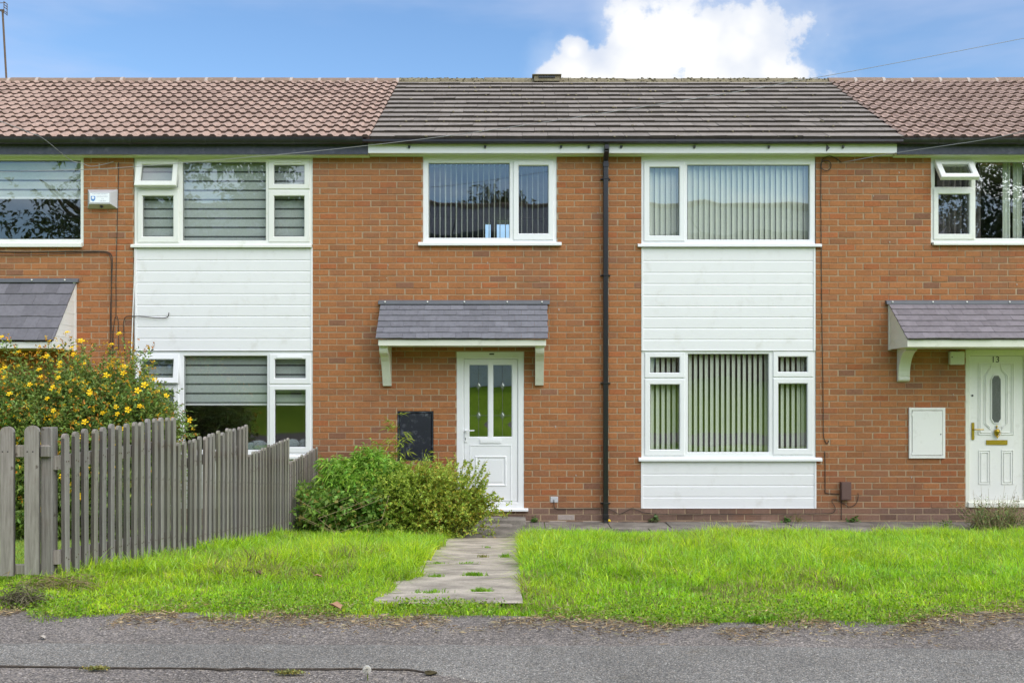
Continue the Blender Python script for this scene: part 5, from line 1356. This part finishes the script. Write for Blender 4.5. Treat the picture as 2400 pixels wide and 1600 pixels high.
def dead(px, py, w, n, label, col=(.40, .30, .17)):
    d = 4.6
    while d < 12 and wz(py, d-DC) > gz(d-DC)+.05: d += .01
    y = d-DC; x = wx(px, y); P = np.stack([RNG.normal(x, w*.42, n), RNG.normal(y, w*.3, n), gz(y)+.02+np.abs(RNG.normal(.03, .022, n))], 1); D = RNG.normal(0, 1, (n, 3))*np.array([1, .7, .25])
    tag(leaf_obj('dead_grass', None, P, D, RNG.uniform(.04, .10, n), np.full(n, .0045), scatter_colour(n, col, .3), M['straw'], .1, .3), label, 'dead grass', 'clumps of dead grass on the lawns')
dead(1928, 1312, .14, 420, 'largest brown clump of dead grass, on the lawn below the junction box')
dead(1592, 1318, .10, 220, 'small brown clump of dead grass on the lawn below the white cladding')
dead(2056, 1268, .10, 180, 'thin clump of dead grass high on the right lawn')
dead(1500, 1305, .08, 160, 'small dry clump on the lawn below the downpipe')
dead(48, 1398, .13, 620, 'dark heap of withered grass on the verge at the left edge', (.17, .15, .09))
dead(130, 1368, .25, 700, 'scatter of dry grass clippings under the end of the gate', (.28, .22, .11))
def fallen(px, py, s, label, m='deadleaf'):
    d = 3.5
    while d < 12 and wz(py, d-DC) > gz(d-DC)+(.06 if py < 1440 else .012): d += .01
    y = d-DC; mb = MB(); z = wz(py, y); x = wx(px, y); a = random.uniform(0, 3)
    q = lambda u, v, h: (x+s*(u*math.cos(a)-v*math.sin(a)), y+s*(u*math.sin(a)+v*math.cos(a)), z+h*s)
    top = [q(-1, 0, .1), q(-.4, .5, .5), q(.4, .45, .35), q(1, .1, .2), q(.5, -.45, .5), q(-.4, -.5, .3)]
    mb.poly(top); mb.poly([(a_, b_, c_-.002) for a_, b_, c_ in reversed(top)])
    tag(mb.build('fallen_leaf', M[m], recalc=False), label, 'leaf', 'fallen leaves on the grass and footpath')
fallen(581, 1342, .045, 'left of two dark brown curled leaves on the left lawn', 'stem'); fallen(606, 1344, .04, 'right of two dark brown curled leaves on the left lawn', 'stem')
fallen(745, 1351, .03, 'pale pinkish leaf on the left lawn towards the path'); fallen(786, 1424, .05, 'large tan leaf at the lawn edge beside the footpath')
fallen(99, 1494, .022, 'small pale leaf on the asphalt at far left', 'caulk')
M['moss_yellow'] = mat('yellow_moss', (.52, .50, .14), .95, .1, .35, 60, .9, 80)
def moss(px, py, w, label):
    d = (CZ-GZF-.012)*F/(py-CY); x, y = wx(px, d-DC), d-DC; n = 420
    P = np.stack([RNG.normal(x, w*.5, n), RNG.normal(y, w*.13, n), GZF+.010+np.abs(RNG.normal(0, .005, n))], 1); D = RNG.normal(0, 1, (n, 3)); D[:, 2] = np.abs(D[:, 2])
    tag(leaf_obj('moss_patch', None, P, D, RNG.uniform(.006, .012, n), RNG.uniform(.004, .008, n), scatter_colour(n, (.36, .34, .10), .3, .15), M['leaf'], .1, .1), label, 'moss', 'moss patches on the asphalt seam')
moss(227, 1567, .042, 'yellow-green moss patch on the dark asphalt seam, left one'); moss(678, 1577, .05, 'yellow-green moss patch on the dark asphalt seam, right one nearer the dandelion')
def dandelion():
    d = 3.66; y = d-DC; x = wx(860, y); z = wz(1571, y); t = thing('dandelion', (x, y, GZF), 'single white dandelion clock standing at the bottom of the photo', 'flower')
    mb = MB(); mb.tube([(x+.004, y, GZF-.01), (x+.002, y, GZF+.03), (x, y, z)], .0022, 6); mb.build('stalk', M['greenstem'], t)
    n = 620; dd = unit(RNG.normal(0, 1, (n, 3))); P = np.tile((x, y, z+.004), (n, 1))+dd*.006; c = np.tile((.92, .90, .84), (n, 1))
    leaf_obj('seed_head', t, P, dd, np.full(n, .0105), np.full(n, .0045), c, M['leaf'], .1, 0)
dandelion()
mb = MB(); d = (CZ-GZF)*F/(1583-CY); mb.lathe((wx(1012, d-DC), d-DC, GZF+.008), [(.006, 0), (.022, .002), (.018, .008), (.006, .012)], seg=5); mb.v = [(a*1.0+.012*math.sin(c*500+b*90), b, c) for a, b, c in mb.v]
tag(mb.build('stone', M['soil'], bev=.002), 'small dark stone at the end of the asphalt seam', 'stone')

# ================================================================== ACROSS THE ROAD (seen mirrored in the glass)
M['brick_far'] = mat('brown_brick_far', (.20, .10, .065), .9, .2, .25, 30)
M['slate_far'] = mat('blue_grey_roof_far', (.13, .15, .19), .7, .3, .15, 3)
def far_house(x0, x1, label, white):
    y = -24.0; z0 = 2.33; t = thing('facing_house', ((x0+x1)/2, y, z0), label, 'house')
    mb = MB(); mb.box(x0, x1, y-7, y, z0-.3, z0+5.35); mb.build('wall', M['brick_far'], t)
    mb = MB(); mb.prism_x([(y+.35, z0+5.3), (y+.35, z0+5.42), (y-3.5, z0+7.05), (y-7.35, z0+5.42), (y-7.35, z0+5.3)], x0, x1); mb.build('roof', M['slate_far'], t)
    mb = MB(); mb.prism_x([(y-3.25, z0+6.95), (y-3.3, z0+7.1), (y-3.5, z0+7.18), (y-3.7, z0+7.1), (y-3.75, z0+6.95)], x0, x1); mb.build('ridge', M['ridge'], t)
    mb = MB(); mb.box(x0, x1, y+.36, y+.42, z0+5.2, z0+5.35); mb.build('gutter', M['black'], t)
    if white:
        mb = MB(); mb.box(white[0], white[1], y+.001, y+.05, z0+.0, z0+2.3); mb.build('cladding', M['clad'], t)
    for k in range(3):
        wx0 = x0+(x1-x0)*(.15+.3*k)
        w = MB(); w.plate(wx0, wx0+1.4, z0+3.2, z0+4.5, [(wx0+.1, wx0+1.3, z0+3.3, z0+4.4)], y+.06, y+.002, c=.01, cd=-.01); wi = w.build('window', M['upvc'], t)
        g = MB(); g.box(wx0+.1, wx0+1.3, y+.01, y+.03, z0+3.3, z0+4.4); g.build('pane', M['glass_obscure'], wi)
far_house(-14, -2.6, 'brick house across the road mirrored in the left windows', None)
far_house(-2.55, 6.6, 'blue-roofed house with white ground-floor cladding mirrored in the middle windows', (-2.5, 4.9))
far_house(6.65, 16, 'brick house across the road mirrored in the right windows', None)
def tree(x, y, z0, h, r, label, col, n=900):
    t = thing('tree', (x, y, z0), label, 'tree'); mb = MB()
    mb.tube([(x, y, z0-.1), (x+.05, y, z0+h*.35), (x, y, z0+h*.8)], r*.07, 8, r1=r*.02)
    for k in range(7):
        a = k*.9+x; mb.tube([(x, y, z0+h*(.3+.06*k)), (x+math.cos(a)*r*.7, y+math.sin(a)*r*.7, z0+h*(.5+.06*k))], r*.03, 6, r1=r*.008)
    mb.build('trunk', M['stem'], t)
    P = []
    for k in range(16):
        c = (x+random.gauss(0, r*.42), y+random.gauss(0, r*.42), z0+h*random.uniform(.42, .92)); p, d = on_blob(n//16*2, c, (r*.42, r*.42, r*.36), .35, -1); P.append(p)
    P = np.vstack(P); k = len(P); q, e, L, W, _ = twig_leaves(P, RNG.normal(0, 1, (k, 3)), np.full(k, .35), 6, .17, .10)
    leaf_obj('crown', t, q, e, L, W, scatter_colour(len(q), col, .3, .15), M['leaf'])
tree(-12.2, -17.6, 1.2, 10.5, 3.6, 'tall dark leafy tree mirrored in the leftmost upstairs window', (.05, .085, .025), 1500)
tree(-7.6, -20.5, 1.7, 9.0, 2.2, 'smaller leafy tree mirrored in the striped blind windows', (.07, .11, .03), 700)
tree(-.9, -33, 2.33, 9.6, 2.4, 'tree rising behind the roof mirrored in the upstairs window over the door', (.10, .10, .025), 800)
tree(16.6, -19, 1.4, 10.5, 4.2, 'leafy tree mirrored in the upstairs window at the right edge', (.05, .08, .03), 1800)
